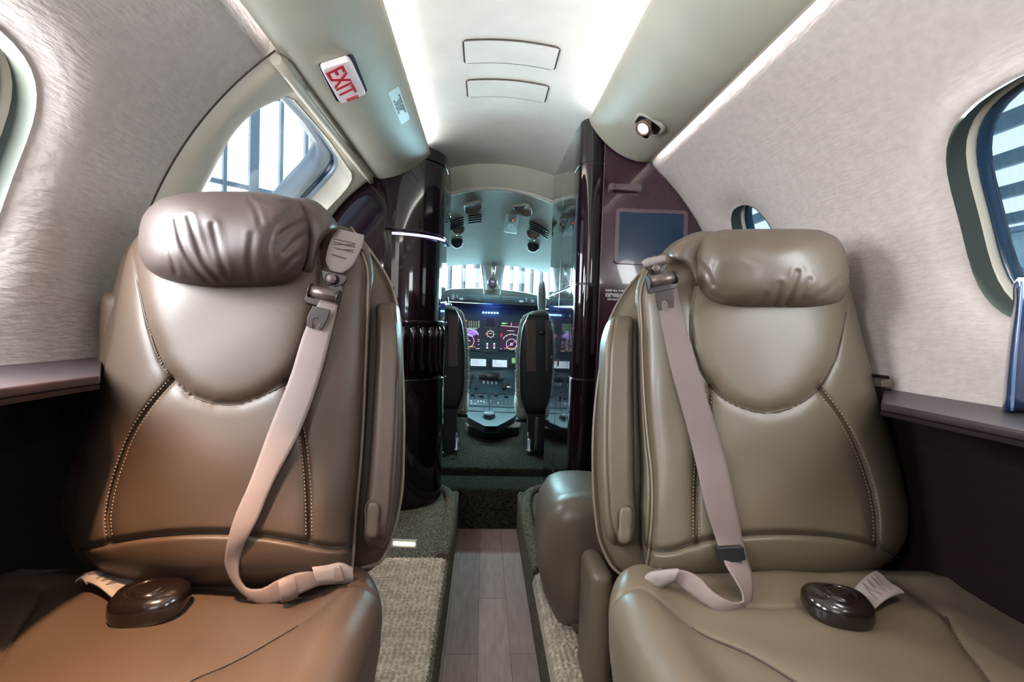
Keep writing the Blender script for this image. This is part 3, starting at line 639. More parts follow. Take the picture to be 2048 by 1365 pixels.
for q in ((1296, 565), (1350, 554)): MB().tube([aty(q[0]-1.2, q[1]+.3, .810), aty(q[0]+1.2, q[1]-.3, .810)], .0118, 20).build('roller_cap', buckle_m, sbr)
MB().plate([(1310, 586), (1346, 578), (1349, 600), (1348, 616), (1338, 617), (1337, 606), (1332, 600), (1325, 602), (1323, 610), (1326, 620), (1320, 622), (1315, 615)], .803, 0, .003).build('slotted_clip', buckle_m, sbr, bevel=.0006)
# keeper bands and lap ends
MB().plate([(1434, 1098), (1488, 1095), (1493, 1121), (1443, 1130)], .7065, 0, .010).build('belt_keeper', ck_black, sbr, bevel=.001)
e = MB(); ribbon(e, [(556, 1165), (575, 1156), (588, 1153)], [(563, 1207), (580, 1203), (597, 1193)], [.655, .66, .668], .007, 12, 3, .003); e.build('belt_loop', belt_m, sb)
e = MB(); ribbon(e, [(624, 1136), (655, 1131), (689, 1129), (706, 1137)], [(636, 1172), (660, 1170), (690, 1168), (707, 1166)], [.668, .675, .68, .69], .005, 20, 3, .002); e.build('belt_end', belt_pad, sb)
e = MB(); ribbon(e, [(1286, 1160), (1294, 1151), (1325, 1143), (1358, 1140)], [(1290, 1188), (1300, 1188), (1325, 1178), (1345, 1168)], [.700, .695, .690, .688], .005, 20, 3, .003); e.build('belt_end', belt_pad, sbr)
def puck(seat, px, py, rot, sx, sy, sz, ang, z0=.470):
    c = atz(px, py, z0); u = np.linspace(-PI/2, PI/2, 26); v = np.linspace(0, 2*PI, 56, endpoint=False)
    sp = lambda w, e: np.sign(w)*np.abs(w)**e; P = []
    for a in u: P.append([(sx*sp(np.cos(a), .5)*sp(np.cos(b), .75)*(1+.12*np.sin(b)), sy*sp(np.cos(a), .5)*sp(np.sin(b), .75), sz*sp(np.sin(a), .75)) for b in v])
    P = np.array(P); ca, sa = math.cos(rot), math.sin(rot); Q = P.copy(); Q[..., 0] = P[..., 0]*ca-P[..., 1]*sa; Q[..., 1] = P[..., 0]*sa+P[..., 1]*ca
    Q[..., 2] += Q[..., 1]*ang
    b = MB().grid(Q+c, False, True).build('belt_buckle', puck_m, seat)
    t = np.linspace(0, 2*PI, 40, endpoint=False); ring = [(sx*.50*math.cos(q)*ca-sy*.55*math.sin(q)*sa, sx*.50*math.cos(q)*sa+sy*.55*math.sin(q)*ca) for q in t]
    ring = [c+np.array([x_, y_, sz*.93+y_*ang]) for x_, y_ in ring]; MB().tube(ring, .0016, 8, True).build('release_rim', puck_m, b)
    d = MB().lathe(c+np.array([0, 0, sz*.80]), (0, -ang, 1), [(0, 0), (0, .020), (.0035, .019), (.0048, .012), (.005, 0)]).build('release_button', puck_m, b)
puck(seatL, 297, 1206, .15, .045, .033, .020, .10)
puck(seatR, 1677, 1214, -.2, .044, .034, .020, .10)
def lapstrap(seat, a, b, c, d, za, zb):  # a,b far edge, c,d near edge
    q = [atz(*a, za), atz(*b, za), atz(*d, zb), atz(*c, zb)]; q = np.array(q); rows = []
    for u in np.linspace(0, 1, 14):
        rows.append([(q[0]*(1-v)+q[1]*v)*(1-u)+(q[3]*(1-v)+q[2]*v)*u+np.array([0, 0, .006*math.sin(PI*u)+.0015*math.sin(v*9)]) for v in np.linspace(0, 1, 8)])
    rows = np.array(rows); lo = rows[:, ::-1]-np.array([0, 0, .003])
    lb = MB().grid(np.concatenate([rows, lo], 1), False, True).build('lap_belt', belt_pad, seat); zz = MB()
    for k in range(3, 10): 
        j = (1, 6) if k % 2 else (6, 1); zz.tube([rows[k, j[0]]+[0, 0, .0012], (rows[k, 3]+rows[k+1, 4])/2+[0, 0, .0012], rows[k+1, j[1]]+[0, 0, .0012]], .0006, 5)
    tag(zz.build('stitching', mat('belt_stitch', (.12, .09, .08), .8), lb), kind='stuff'); return lb
lapstrap(seatL, (160, 1160), (214, 1127), (226, 1197), (275, 1166), .468, .466)
lapstrap(seatL, (150, 1162), (232, 1130), (172, 1166), (240, 1142), .472, .470)
lapstrap(seatR, (1752, 1142), (1809, 1186), (1703, 1185), (1745, 1222), .470, .466)
# ------------------------------------------------------------------ left refreshment cabinet
cab = empty('galley_cabinet', (-.4, 1.9, .16), 'dark burgundy lacquer galley cabinet on the left with violet lit niche', 'cabinet')
def arcx(z, r=R-.004): return math.sqrt(max(r*r-(z-ZC)**2, .0001))
front = [(-.41, 1.745), (-.36, 1.750), (-.31, 1.765), (-.265, 1.79), (-.232, 1.825), (-.212, 1.865), (-.203, 1.91)]
front = [tuple(q) for q in spline(front, 22)]
body = front+[(-.200, 2.10), (-.41, 2.10)]
def inset(poly, d): 
    c = np.array([-.41, 2.0]); return [tuple(c+(np.array(q)-c)*(1-d)) for q in poly]
MB().prism(body, 1.455, 1.50, smooth=False).build('cornice', lacquer, cab, bevel=.002)
MB().prism(body, 1.185, 1.452).build('upper_door', lacquer, cab, bevel=.003)
MB().prism(inset(body, .06), .84, 1.187).build('niche_back', lacquer, cab)
MB().tube([(q[0]+.012, q[1]+.016, 1.172) for q in front[1:18]], .0045, 8).build('light_strip', led_v, cab)
MB().prism(inset(front+[(-.2, 2.0), (-.41, 2.0)], -.03), .842, .858).build('counter', lacquer, cab, bevel=.003)
low = inset(body, -.0)
MB().prism(inset(body, .03), .155, .842).build('lower_body', lacquer, cab, bevel=.003)
rb = spline(front, 200); seg = np.r_[0, np.cumsum(np.hypot(*(rb[1:]-rb[:-1]).T))]
for k, dd in enumerate(np.arange(.075, seg[-1]-.01, .036)):
    q = (np.interp(dd, seg, rb[:, 0]), np.interp(dd, seg, rb[:, 1])+.012)
    m_ = MB().lathe((q[0], q[1], .645), (0, 0, 1), [(0, 0), (0, .0165), (.180, .0165), (.190, .013), (.194, .009), (.194, 0)], 20); m_.build('fluted_column', lacquer, cab)
drum = [(q[0]+.012, q[1]-.012) for q in front]+[(-.2, 2.02), (-.41, 2.02)]
MB().prism(drum, .158, .64).build('lower_door', lacquer, cab, bevel=.004)
for z in (.30, .62, .95, 1.30): MB().lathe((-.197, 1.99, z), (1, 0, 0), [(0, 0), (0, .012), (.004, .011), (.006, .008), (.006, 0)], 18).build('latch', chrome if z > 1 else puck_m, cab)
# bulkhead face from the cabinet to the side wall, glossy, with reflections
poly = [(-.41, .156), (-.41, 1.50)]+[(-arcx(z, R+.03), z) for z in np.linspace(1.40, .5, 20)]+[(-.64, .156)]
MB().prism([q for q in poly], 1.748, 1.80, axis=1).build('bulkhead_panel', lacquer, cab)

# ------------------------------------------------------------------ right closet
clo = empty('wardrobe_closet', (.4, 1.7, .16), 'tall dark burgundy closet on the right with glossy rounded edge column and mirror-like side', 'cabinet')
poly = [(.315, .156), (.315, 1.475)]+[(arcx(z), z) for z in np.linspace(1.475, .5, 26) if arcx(z) > .32]+[(.68, .156)]
MB().prism(poly, 1.455, 1.475, axis=1).build('face_panel', lacquer_face, clo)
colp = [(.315, 1.462), (.300, 1.452), (.282, 1.447), (.264, 1.450), (.250, 1.462), (.243, 1.480), (.241, 1.505), (.241, 1.56), (.315, 1.56)]
colp = [tuple(q) for q in spline(colp[:8], 26)]+[(.315, 1.56)]
for z0, z1 in ((.156, .36), (.363, .69), (.693, .985), (.988, 1.355), (1.358, 1.49)):
    MB().prism(colp, z0, z1).build('column', lacquer, clo, bevel=.0015)
MB().prism([(q[0]+.002, q[1]+.002) for q in colp], .156, 1.49).build('column_core', black, clo)
MB().box((.311, 1.450, .156), (.3135, 1.458, 1.46)).build('joint_trim', bezel_m, clo)
for (y0, y1, z0, z1) in ((1.565, 1.80, .30, .985), (1.805, 2.08, .30, .985), (1.565, 1.80, .99, 1.50), (1.805, 2.08, .99, 1.50), (1.565, 2.08, .156, .296)):
    MB().box((.243, y0, z0), (.262, y1, z1)).build('side_door', mirror_lacq if z1 > .99 else lacquer, clo, bevel=.0015)
MB().box((.262, 1.56, .156), (.60, 2.09, 1.50)).build('carcass', black, clo)
for y, z in ((1.775, 1.235), (1.84, 1.26), (1.775, .72), (1.70, .60), (1.95, .72)):
    t = np.linspace(0, 2*PI, 24, endpoint=False)
    MB().add([(.2405, y+.007*math.cos(a), z+.017*math.sin(a)) for a in t]+[(.243, y+.007*math.cos(a), z+.017*math.sin(a)) for a in t], [tuple(range(24))]+[(i, (i+1) % 24, (i+1) % 24+24, i+24) for i in range(24)], False).build('latch', puck_m, clo)
# monitor, text, grey slat
mon = empty('wall_monitor', tuple(aty(1305, 475, 1.455)), 'small blue screen set in the burgundy closet face above the right seat', 'screen')
q = [(1233, 416), (1376, 422), (1375, 533), (1229, 527)]
mb = MB(); o_ = aty(*np.array(skew(rrect(0, 0, 1, 1, .06), q)).T, 1.446); i_ = aty(*np.array(skew(rrect(.05, .065, .95, .945, .03), q)).T, 1.446); b_ = o_+[0, .009, 0]; ib = i_+[0, .004, 0]
mb.grid(np.stack([b_, o_, i_, ib]), False, True, smooth=False).build('bezel', bezel_m, mon)
MB().plate(skew(rrect(.05, .065, .95, .945, .03), q), 1.451, 0, .003).build('screen', screen_m, mon)
plq = empty('lettered_notice', tuple(aty(1240, 590, 1.452)), 'tiny white lettered lines on the burgundy closet face below the screen', 'lettering')
for k, (px, py, s_, t_) in enumerate([(1211, 581, .0085, 'SLIDE ALL CURRENT FROM HIGH HEAT'), (1211, 588.5, .0080, 'PASSENGER OXYGEN BELOW SEAT'), (1211, 592.5, .0080, 'FUEL, TOILET AND EXIT DOOR'), (1215, 599, .0085, 'DO NOT SLAM')]):
    text('text_line', t_, s_, aty(px, py, 1.4535), (1, 0, 0), (0, 0, 1), white_txt, plq, .0003, 'LEFT')
cb = empty('grey_slat', tuple(aty(1250, 374, 1.44)), 'short flat grey rail on the closet face above the screen', 'slat')  # plain flat strip standing proud of the closet face, use unknown
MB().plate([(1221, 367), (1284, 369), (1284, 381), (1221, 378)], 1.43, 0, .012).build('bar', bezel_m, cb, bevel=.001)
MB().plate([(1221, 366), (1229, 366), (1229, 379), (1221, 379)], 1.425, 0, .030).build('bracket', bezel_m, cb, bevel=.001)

# ------------------------------------------------------------------ ceiling hatches
def on_ceil(px, py, r=R+.035):
    v = ray(px, py); a = v[0]**2+v[2]**2; o = (CAM[0], CAM[2]-ZC); b = 2*(o[0]*v[0]+o[1]*v[2]); c = o[0]**2+o[1]**2-r*r
    return CAM+v*((-b+math.sqrt(b*b-4*a*c))/2/a)
for (px0, py0, px1, py1), lab in (((925, 75, 1118, 132), 'flush ceiling hatch, the larger one nearer the viewer'), ((932, 155, 1098, 200), 'flush ceiling hatch, the smaller one farther forward')):
    a = on_ceil(px0, py0+3); b = on_ceil(px1-6, py1-2)
    A0 = math.degrees(math.asin((a[0])/(R+.035))); A1 = math.degrees(math.asin(b[0]/(R+.035))); y0 = on_ceil(1020, py1-6)[1]; y1 = on_ceil(1020, py0+4)[1]
    ya, yb = min(y0, y1), max(y0, y1)
    rt = empty('ceiling_hatch', cyl((A0+A1)/2, (ya+yb)/2, R+.03), lab, 'ceiling panel', 'flush hatches in the headliner')
    k = math.radians(1)*(R+.035); pp = rrect(A0*k, ya, A1*k, yb, .012, 6)
    def P(u, v, ro): return ((R+.035+ro)*math.sin(u/(R+.035)), v, ZC+(R+.035+ro)*math.cos(u/(R+.035)))
    g = MB(); g.tube([P(u, v, -.0008) for u, v in sum([[tuple(np.array(pp[i])*(1-t)+np.array(pp[(i+1) % len(pp)])*t) for t in np.linspace(0, 1, 8, endpoint=False)] for i in range(len(pp))], [])], .0016, 6, True); g.build('gap', seam_m, rt)
    pi_ = rrect(A0*k+.002, ya+.002, A1*k-.002, yb-.002, .011, 6); us = np.linspace(A0*k+.003, A1*k-.003, 24)
    mb = MB().grid([[P(u, v, -.003) for v in np.linspace(ya+.003, yb-.003, 8)] for u in us]); mb.build('panel', cream_gray, rt)

# ------------------------------------------------------------------ signs on the left valance
def val_plate(px, side, lift, th, m, name, parent, bevel=.001):
    f = [on_val(a, b, side, lift+th)[0] for a, b in px]; k = [on_val(a, b, side, lift)[0] for a, b in px]
    f = np.array(f); nn = nL if side < 0 else nR
    k = f-np.array([nn[0], 0, nn[1]])*(th+(.004 if th > .002 else 0)); n = len(f)
    mb = MB().add(np.vstack([f, k]), [(i, (i+1) % n, (i+1) % n+n, i+n) for i in range(n)]+[tuple(range(n)), tuple(range(2*n-1, n-1, -1))], False)
    return mb.build(name, m, parent, bevel=bevel)
c0 = on_val(688, 162, -1, .006)[0]
ex = empty('exit_sign', tuple(c0), 'white exit sign with red letters on the left valance', 'sign')
quad = [(637, 134), (708, 112), (737, 184), (674, 206)]
val_plate(skew(rrect(0, 0, 1, 1, .10), quad), -1, .000, .006, mat('sign_housing_navy', (.01, .012, .03), .3, coat=.5), 'housing', ex)
quad2 = [(643, 140), (703, 121), (734, 189), (682, 209)]
val_plate(skew(rrect(0, 0, 1, 1, .12), quad2), -1, .006, .010, sign_w, 'lens', ex, .002)
lc = on_val(687.5, 164, -1, .0178)[0]; e0 = on_val(674, 140, -1, .0178)[0]; e1 = on_val(704, 191, -1, .0178)[0]
xd = e1-e0; up = np.array([-nL[1], 0, nL[0]]); up = np.array([chL[0], 0, chL[1]])
text('lettering', 'EXIT', .054, on_val(682.5, 166, -1, .0178)[0], (0, 1, 0), up, red, ex, .0004, 'CENTER', .0010)
val_plate([(694, 201), (717, 193), (719, 195), (695, 203.5)], -1, .017, .0006, red, 'red_line', ex, 0)
val_plate([(692, 199), (716, 190), (717, 191.3), (693, 200.5)], -1, .017, .0006, red, 'red_line', ex, 0)
c0 = on_val(799, 211, -1, .001)[0]
pc = empty('instruction_placard', tuple(c0), 'small pale placard with grey printed lines on the left valance', 'placard')
quad = [(776, 186), (797, 172), (820, 238), (803, 250)]
val_plate(skew(rrect(0, 0, 1, 1, .06), quad), -1, 0, .0008, placard, 'plate', pc, 0)
for k, tx in enumerate(['NO SMOKING WHILE SEATED', 'FASTEN SEAT BELT', 'WHILE SEATED', 'LIFE VEST UNDER SEAT']):
    f = (k+.5)/4
    a = skew([(.80-.20*k, .5)], quad)[0]; text('text_line', tx, .0078, on_val(a[0], a[1], -1, .0016)[0], (0, 1, 0), up, ink, pc, .0002)
# reading lamp
c0 = on_val(1297, 250, 1, .0)[0]
rl = empty('reading_lamp', tuple(c0), 'lit brown swivel reading lamp recessed in the right valance', 'lamp')
nn3 = np.array([nR[0], 0, nR[1]]); u3 = np.array([0, 1, 0.]); w3 = np.cross(nn3, u3)
def rl_p(a, b, h): return c0+w3*a+u3*b+nn3*h
sq = rrect(-.033, -.028, .033, .028, .016, 6); rim = MB()
rim.grid([[rl_p(a*s_, b*s_, h) for a, b in sq] for s_, h in ((1.25, -.003), (1.12, .004), (1.0, .004), (.92, -.001), (.86, -.010))], False, True).build('bezel', valance_m, rl)
MB().add([rl_p(a*.95, b*.95, .0015) for a, b in sq], [tuple(range(len(sq)))], False).build('socket', black, rl)
pa = rl_p(.006, .010, .004)
MB().lathe(rl_p(.004, .008, .000), nn3+w3*.2, [(0, 0), (0, .015), (.006, .017), (.012, .016), (.016, .011), (.022, .010), (.026, .009)], 24).build('swivel', puck_m, rl)
hd_c = on_val(1287, 256, 1, .026)[0]; aim = np.array([-.55, -.42, -.72])
hd = MB().lathe(hd_c-aim/np.linalg.norm(aim)*.022, aim, [(0, 0), (0, .010), (.006, .016), (.020, .0195), (.027, .0195), (.027, .015), (.024, .0145)], 28).build('lamp_head', mat('lamp_bronze', (.16, .09, .07), .3, metal=.4, coat=.3), rl)
MB().lathe(hd_c-aim/np.linalg.norm(aim)*.022, aim, [(.0245, .0148), (.0255, .012), (.0258, 0)], 24).build('lens', lamp_on, rl)

# ------------------------------------------------------------------ floor, carpets, step
def carpet_loop(name, x0, x1, y0, y1, zt, label, drop):
    """knotted loops in rows: each row a chain of small humps"""
    nx = int((x1-x0)/.0021); ny = int((y1-y0)/.0019); X = np.linspace(x0, x1, nx); Y = np.linspace(y0, y1, ny); XX, YY = np.meshgrid(X, Y, indexing='ij')
    n1 = rng.normal(0, 1, (nx, ny)); k = np.ones(3)/3
    for ax in (0, 1): n1 = np.apply_along_axis(lambda v: np.convolve(v, k, 'same'), ax, n1)
    ph = np.floor(YY/.0135)
    Z = zt+.0075*np.abs(np.sin(PI*(YY+.0012*np.sin(XX*90))/.0135))**.7*(.35+.65*np.abs(np.sin(PI*(XX/.0135+.5*(ph % 2)+.22*np.sin(ph*3.7))))**.8)+.0009*n1
    r = .022; e = np.abs(np.where(drop > 0, x1-XX, XX-x0)); Z = Z-np.where(e < r, r-np.sqrt(np.maximum(r*r-(r-e)**2, 0)), 0)
    ee = np.minimum(YY-y0, y1-YY); Z -= np.where(ee < .008, .008-np.sqrt(np.maximum(.000064-(.008-ee)**2, 0)), 0)
    G = np.stack([XX, YY, Z], -1); s_ = G[-1].copy() if drop > 0 else G[0].copy(); s_[:, 2] = zt-.03
    G = np.concatenate([G, s_[None]], 0) if drop > 0 else np.concatenate([s_[None], G], 0)
    o = MB().grid(G).build(name, carpet_c, None); tag(o, label, 'carpet', 'looped carpet runners beside the aisle', 'thing'); return o
carpet_loop('carpet_runner', -.36, -.124, .40, 1.385, .158, 'coarse beige looped carpet runner along the left of the aisle', 1)
carpet_loop('carpet_runner', .118, .30, .30, 1.30, .158, 'coarse beige looped carpet runner on the right of the aisle below the seats', -1)
# dropped aisle side faces and rounded step in fine carpet
def roll(path, r, m, name, parent=None):
    return MB().tube(path, r, 16).build(name, m, parent)
st = empty('trim_6', (0, 2.05, 0), kind='structure')
prof = []
mb = MB(); P = []
for x in np.linspace(-.30, .30, 30):
    P.append([(x, 1.955, .0), (x, 1.955, .12)]+[(x, 1.985-.03*math.cos(a), .135+.03*math.sin(a)) for a in np.linspace(0, PI/2, 8)]+[(x, 2.10, .167), (x, 2.2, .166)])
mb.grid(P); 
mb.build('riser_carpet', carpet_d, st)
for sx in (-1, 1):
    pts = [(sx*.142, 1.39 if sx < 0 else 1.31, .150), (sx*.142, 1.75, .150), (sx*.150, 1.86, .150), (sx*.18, 1.96, .150), (sx*.25, 2.02, .150)]
    q = spline(pts, 40); mb = MB(); mb.tube(q, .023, 18); mb.build('rolled_edge', carpet_f, st)
MB().box((-.60, 2.15, .10), (.60, 2.30, .195)).build('upper_step', carpet_d, st, bevel=.02, seg=4)
side_face = empty('trim_7', (0, 1.2, 0), kind='structure')
for sx in (-1, 1): MB().box((min(sx*.121, sx*.129), -.2, .0), (max(sx*.121, sx*.129), 1.96, .150)).build('side_face', carpet_f, side_face, bevel=.003)
fl = empty('floor_light', (-.21, 1.40, .165), 'small lit strip lamp on the carpet beside the left cabinet', 'lamp')
MB().plate([(782, 1081), (833, 1083), (833, 1098), (782, 1096)], 1.395, 0, .012).build('housing', mat('lamp_cream', (.5, .45, .36), .5), fl, bevel=.002)
MB().plate([(787, 1085), (829, 1087), (829, 1093), (787, 1091)], 1.3935, .001, .002).build('lens', floor_led, fl)

# dark blue panel standing at the right edge
pn = Pillow([(556, 2036, 2110), (566, 2028, 2112), (600, 2026, 2114), (700, 2014, 2114), (790, 2006, 2114), (818, 2005, 2112), (828, 2012, 2106), (834, 2030, 2090)], .640, .040, .003, 6, 2, 12)
pr = empty('upright_blue_panel', tuple(aty(2050, 700, .62)), 'dark blue glossy upright panel standing on the right side ledge by the window', 'panel')
m_ = MB(); pn.mesh(m_, 30, 40); m_.build('panel', mat('navy_gloss', (.012, .030, .085), .18, coat=.6), pr)
L = spline([(2037, 562), (2030, 640), (2022, 720), (2016, 822)], 30); MB().tube(aty(L[:, 0]+8, L[:, 1], .599), .0018, 8).build('edge_trim', mat('navy_trim', (.10, .16, .28), .25, coat=.5), pr)
lt = empty('ledge_latch', tuple(aty(1772, 770, .80)), 'small dark cap block on the end of the right side ledge behind the seat', 'latch')
MB().plate([(1764, 751), (1779, 752), (1782, 759), (1764, 758)], .83, 0, .03).build('cap', lower_m, lt, bevel=.002)
MB().plate([(1764, 760), (1783, 761), (1784, 776), (1764, 775)], .832, 0, .03).build('block', leather_R, lt, bevel=.002)
MB().plate([(1764, 777), (1785, 778), (1776, 796), (1764, 797)], .833, 0, .03).build('cap', lower_m, lt, bevel=.002)

# ------------------------------------------------------------------ cockpit
rows = []
for t in np.linspace(0, 1, 26):
    y = 2.11+1.0*t; top = 1.447-.205*t**1.15; hw = .56+.14*t
    rows.append([(u*hw, y, top-(.20*(1-t)+.16*t)*abs(u)**2.2) for u in np.linspace(-1, 1, 33)])
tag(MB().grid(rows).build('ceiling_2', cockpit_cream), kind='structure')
# arch lip where the cabin headliner stops
arch = [(u*.40, 2.115, 1.452-.12*abs(u)**2) for u in np.linspace(-1, 1, 40)]
tag(MB().tube(arch, .010, 10).build('trim_4', cream_gray), kind='structure')
P = [[(u*.40, 2.115, 1.452-.12*abs(u)**2+h) for u in np.linspace(-1, 1, 30)] for h in (0, .16)]
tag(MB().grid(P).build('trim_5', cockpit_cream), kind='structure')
for sx, nm in ((-1, 'wall_cockpit_left'), (1, 'wall_cockpit_right')):
    P = [[(sx*(.66-.04*math.sin(3*v)), y, .15+1.2*v) for v in np.linspace(0, 1, 10)] for y in np.linspace(2.1, 3.15, 10)]
    tag(MB().grid(P).build(nm, ck_dark), kind='structure')
tag(MB().box((-.70, 2.1, .12), (.70, 3.9, .165)).build('floor_2', carpet_d), kind='structure')
# windshield: posts, panes
ws = empty('window_8', (0, 3.2, 1.2), kind='structure')
MB().plate([(960, 524), (1012, 526), (1004, 560), (1000, 590), (968, 588), (965, 555)], 3.16, 0, .05).build('center_post', cockpit_cream, ws, bevel=.004)
MB().plate([(760, 520), (1180, 528), (1180, 512), (760, 505)], 3.14, 0, .04).build('header', cockpit_cream, ws, bevel=.004)
MB().plate([(965, 528), (969, 528), (975, 580), (970, 580)], 3.13, 0, .01).build('post_trim', steel_blue, ws)
MB().plate([(1009, 528), (1005, 528), (1000, 580), (1004, 580)], 3.13, 0, .01).build('post_trim', steel_blue, ws)
MB().plate([(760, 518), (962, 524), (968, 577), (760, 582)], 3.2, 0, .006).build('pane', glass_m, ws)
MB().plate([(1010, 526), (1180, 530), (1180, 600), (1050, 584), (1003, 579)], 3.2, 0, .006).build('pane', glass_m, ws)
def frame_bar(a, b, wpx, name='window_bar', Yv=3.22):
    MB().plate([(a[0]-wpx, a[1]), (a[0]+wpx, a[1]), (b[0]+wpx, b[1]), (b[0]-wpx, b[1])], Yv, 0, .02).build(name, steel_blue, ws)
cpm = empty('standby_compass', tuple(aty(986, 560, 3.05)), 'small hanging compass on the windshield center post', 'instrument')
MB().tube([aty(988, 515, 3.08), aty(988, 530, 3.06), aty(987, 545, 3.05), aty(986, 554, 3.05)], [.010, .013, .011, .006], 12).build('stalk', chrome, cpm)
mb = MB(); 
MB().plate([(973, 570), (998, 569), (999, 579), (973, 581)], 3.08, .0, .04).build('mirror_box', cockpit_cream, cpm, bevel=.003)
MB().lathe(aty(985, 566, 3.06), (0, -1, 0), [(0, 0), (0, .03), (.02, .034), (.035, .02), (.035, 0)], 20).build('bulb', bezel_m, cpm)
# ceiling fittings
def on_ck(px, py):
    v = ray(px, py)
    for y in np.linspace(2.12, 3.12, 400):
        P = CAM+v*(y/v[1]); t = y-2.11; hw = .56+.14*t; z = 1.447-.205*t**1.15-(.20*(1-t)+.16*t)*abs(min(abs(P[0])/hw, 1))**2.2
        if P[2] >= z: return y
        last = y
    return 3.1
CEU = lambda a, b: on_ck(a, b)-.012
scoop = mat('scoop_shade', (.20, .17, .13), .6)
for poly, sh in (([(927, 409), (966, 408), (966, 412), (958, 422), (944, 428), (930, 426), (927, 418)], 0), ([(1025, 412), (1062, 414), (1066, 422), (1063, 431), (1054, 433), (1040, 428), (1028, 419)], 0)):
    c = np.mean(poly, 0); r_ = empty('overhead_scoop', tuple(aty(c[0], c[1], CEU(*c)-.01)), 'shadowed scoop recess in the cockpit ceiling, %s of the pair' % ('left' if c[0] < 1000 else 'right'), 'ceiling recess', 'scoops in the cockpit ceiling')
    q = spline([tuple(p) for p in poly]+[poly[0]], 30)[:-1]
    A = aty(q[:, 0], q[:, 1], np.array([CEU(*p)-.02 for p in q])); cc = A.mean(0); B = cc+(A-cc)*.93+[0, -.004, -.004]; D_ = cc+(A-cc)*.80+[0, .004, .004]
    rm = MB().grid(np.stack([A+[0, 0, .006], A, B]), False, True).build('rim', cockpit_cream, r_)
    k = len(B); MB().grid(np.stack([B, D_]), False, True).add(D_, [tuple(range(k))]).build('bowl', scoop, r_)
for pts, nm in (([(895, 448), (912, 440), (927, 435)], 'left curved'), ([(1059, 443), (1074, 449), (1094, 463)], 'right curved'), ([(937, 433), (950, 431), (963, 430)], 'short straight')):
    r_ = empty('air_grille', tuple(aty(*pts[1], CEU(*pts[1]))), nm+' slotted air grille in the cockpit ceiling', 'vent', 'slotted grilles in the cockpit ceiling')
    for k in range(4):
        q = [(a, b+4.6*k) for a, b in spline(pts, 14)]
        MB().tube([aty(a, b, CEU(a, b)-.002) for a, b in q], .0042, 6).build('slot', ck_black, r_)
sw = empty('overhead_switch_plate', tuple(aty(1022, 446, CEU(1022, 446))), 'white switch plate with red display in the cockpit ceiling', 'switch plate')
quad = [(1012, 427), (1039, 431), (1033, 467), (1008, 463)]
MB().plate(skew(rrect(0, 0, 1, 1, .06), quad), lambda a, b: CEU(a, b)-.01, 0, .02).build('plate', mat('plate_white', (.55, .57, .52), .4), sw, bevel=.003)
MB().plate(skew(rrect(.18, .16, .84, .80, .05), quad), lambda a, b: CEU(a, b)-.016, 0, .008).build('inner_plate', mat('plate_gray', (.42, .45, .41), .4), sw, bevel=.002)
MB().plate(skew(rrect(.26, .24, .76, .42, .03), quad), lambda a, b: CEU(a, b)-.021, 0, .006).build('display', ck_black, sw)
MB().plate(skew(rrect(.54, .28, .62, .36, .01), quad), lambda a, b: CEU(a, b)-.023, 0, .003).build('led', emis('red_led', (1, .05, .02), 3), sw)
for (u, v) in ((.32, .5), (.44, .5), (.56, .5), (.32, .62), (.60, .62)): MB().plate(skew(rrect(u, v, u+.10, v+.07, .01), quad), lambda a, b: CEU(a, b)-.021, 0, .004).build('button', placard, sw)
for (a, b, nm) in ((914, 484, 'left'), (1066, 492, 'right')):
    r_ = empty('air_gasper', tuple(aty(a, b, CEU(a, b)-.02)), 'round black air nozzle in the cockpit ceiling, %s of the pair' % nm, 'vent', 'black air nozzles in the cockpit ceiling')
    c = aty(a, b, CEU(a, b)-.002); MB().lathe(c, (0, -.75, -.65), [(0, 0), (0, .034), (.012, .034), (.020, .028), (.024, .018), (.030, .016), (.032, 0)], 28).build('nozzle', ck_black, r_)
    MB().lathe(c, (0, -.75, -.65), [(.019, .029), (.0225, .026), (.023, .019)], 28).build('ring', black, r_)
    a2, b2 = (916, 465) if nm == 'left' else (1066, 474)
    r2 = empty('map_light', tuple(aty(a2, b2, CEU(a2, b2)-.02)), 'small dark map light in its recess above the %s air nozzle' % nm, 'lamp', 'map lights in the cockpit ceiling')
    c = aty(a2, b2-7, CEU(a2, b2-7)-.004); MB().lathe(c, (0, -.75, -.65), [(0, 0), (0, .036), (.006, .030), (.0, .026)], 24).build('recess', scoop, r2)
    MB().tube([aty(a2-6, b2, CEU(a2, b2)-.018), aty(a2+7, b2+1, CEU(a2, b2)-.018)], .014, 14).build('lamp_barrel', ck_black, r2)
    MB().tube([aty(a2-3, b2+3, CEU(a2, b2)-.03), aty(a2+4, b2+4, CEU(a2, b2)-.03)], .009, 12).build('lamp_head', chrome, r2)
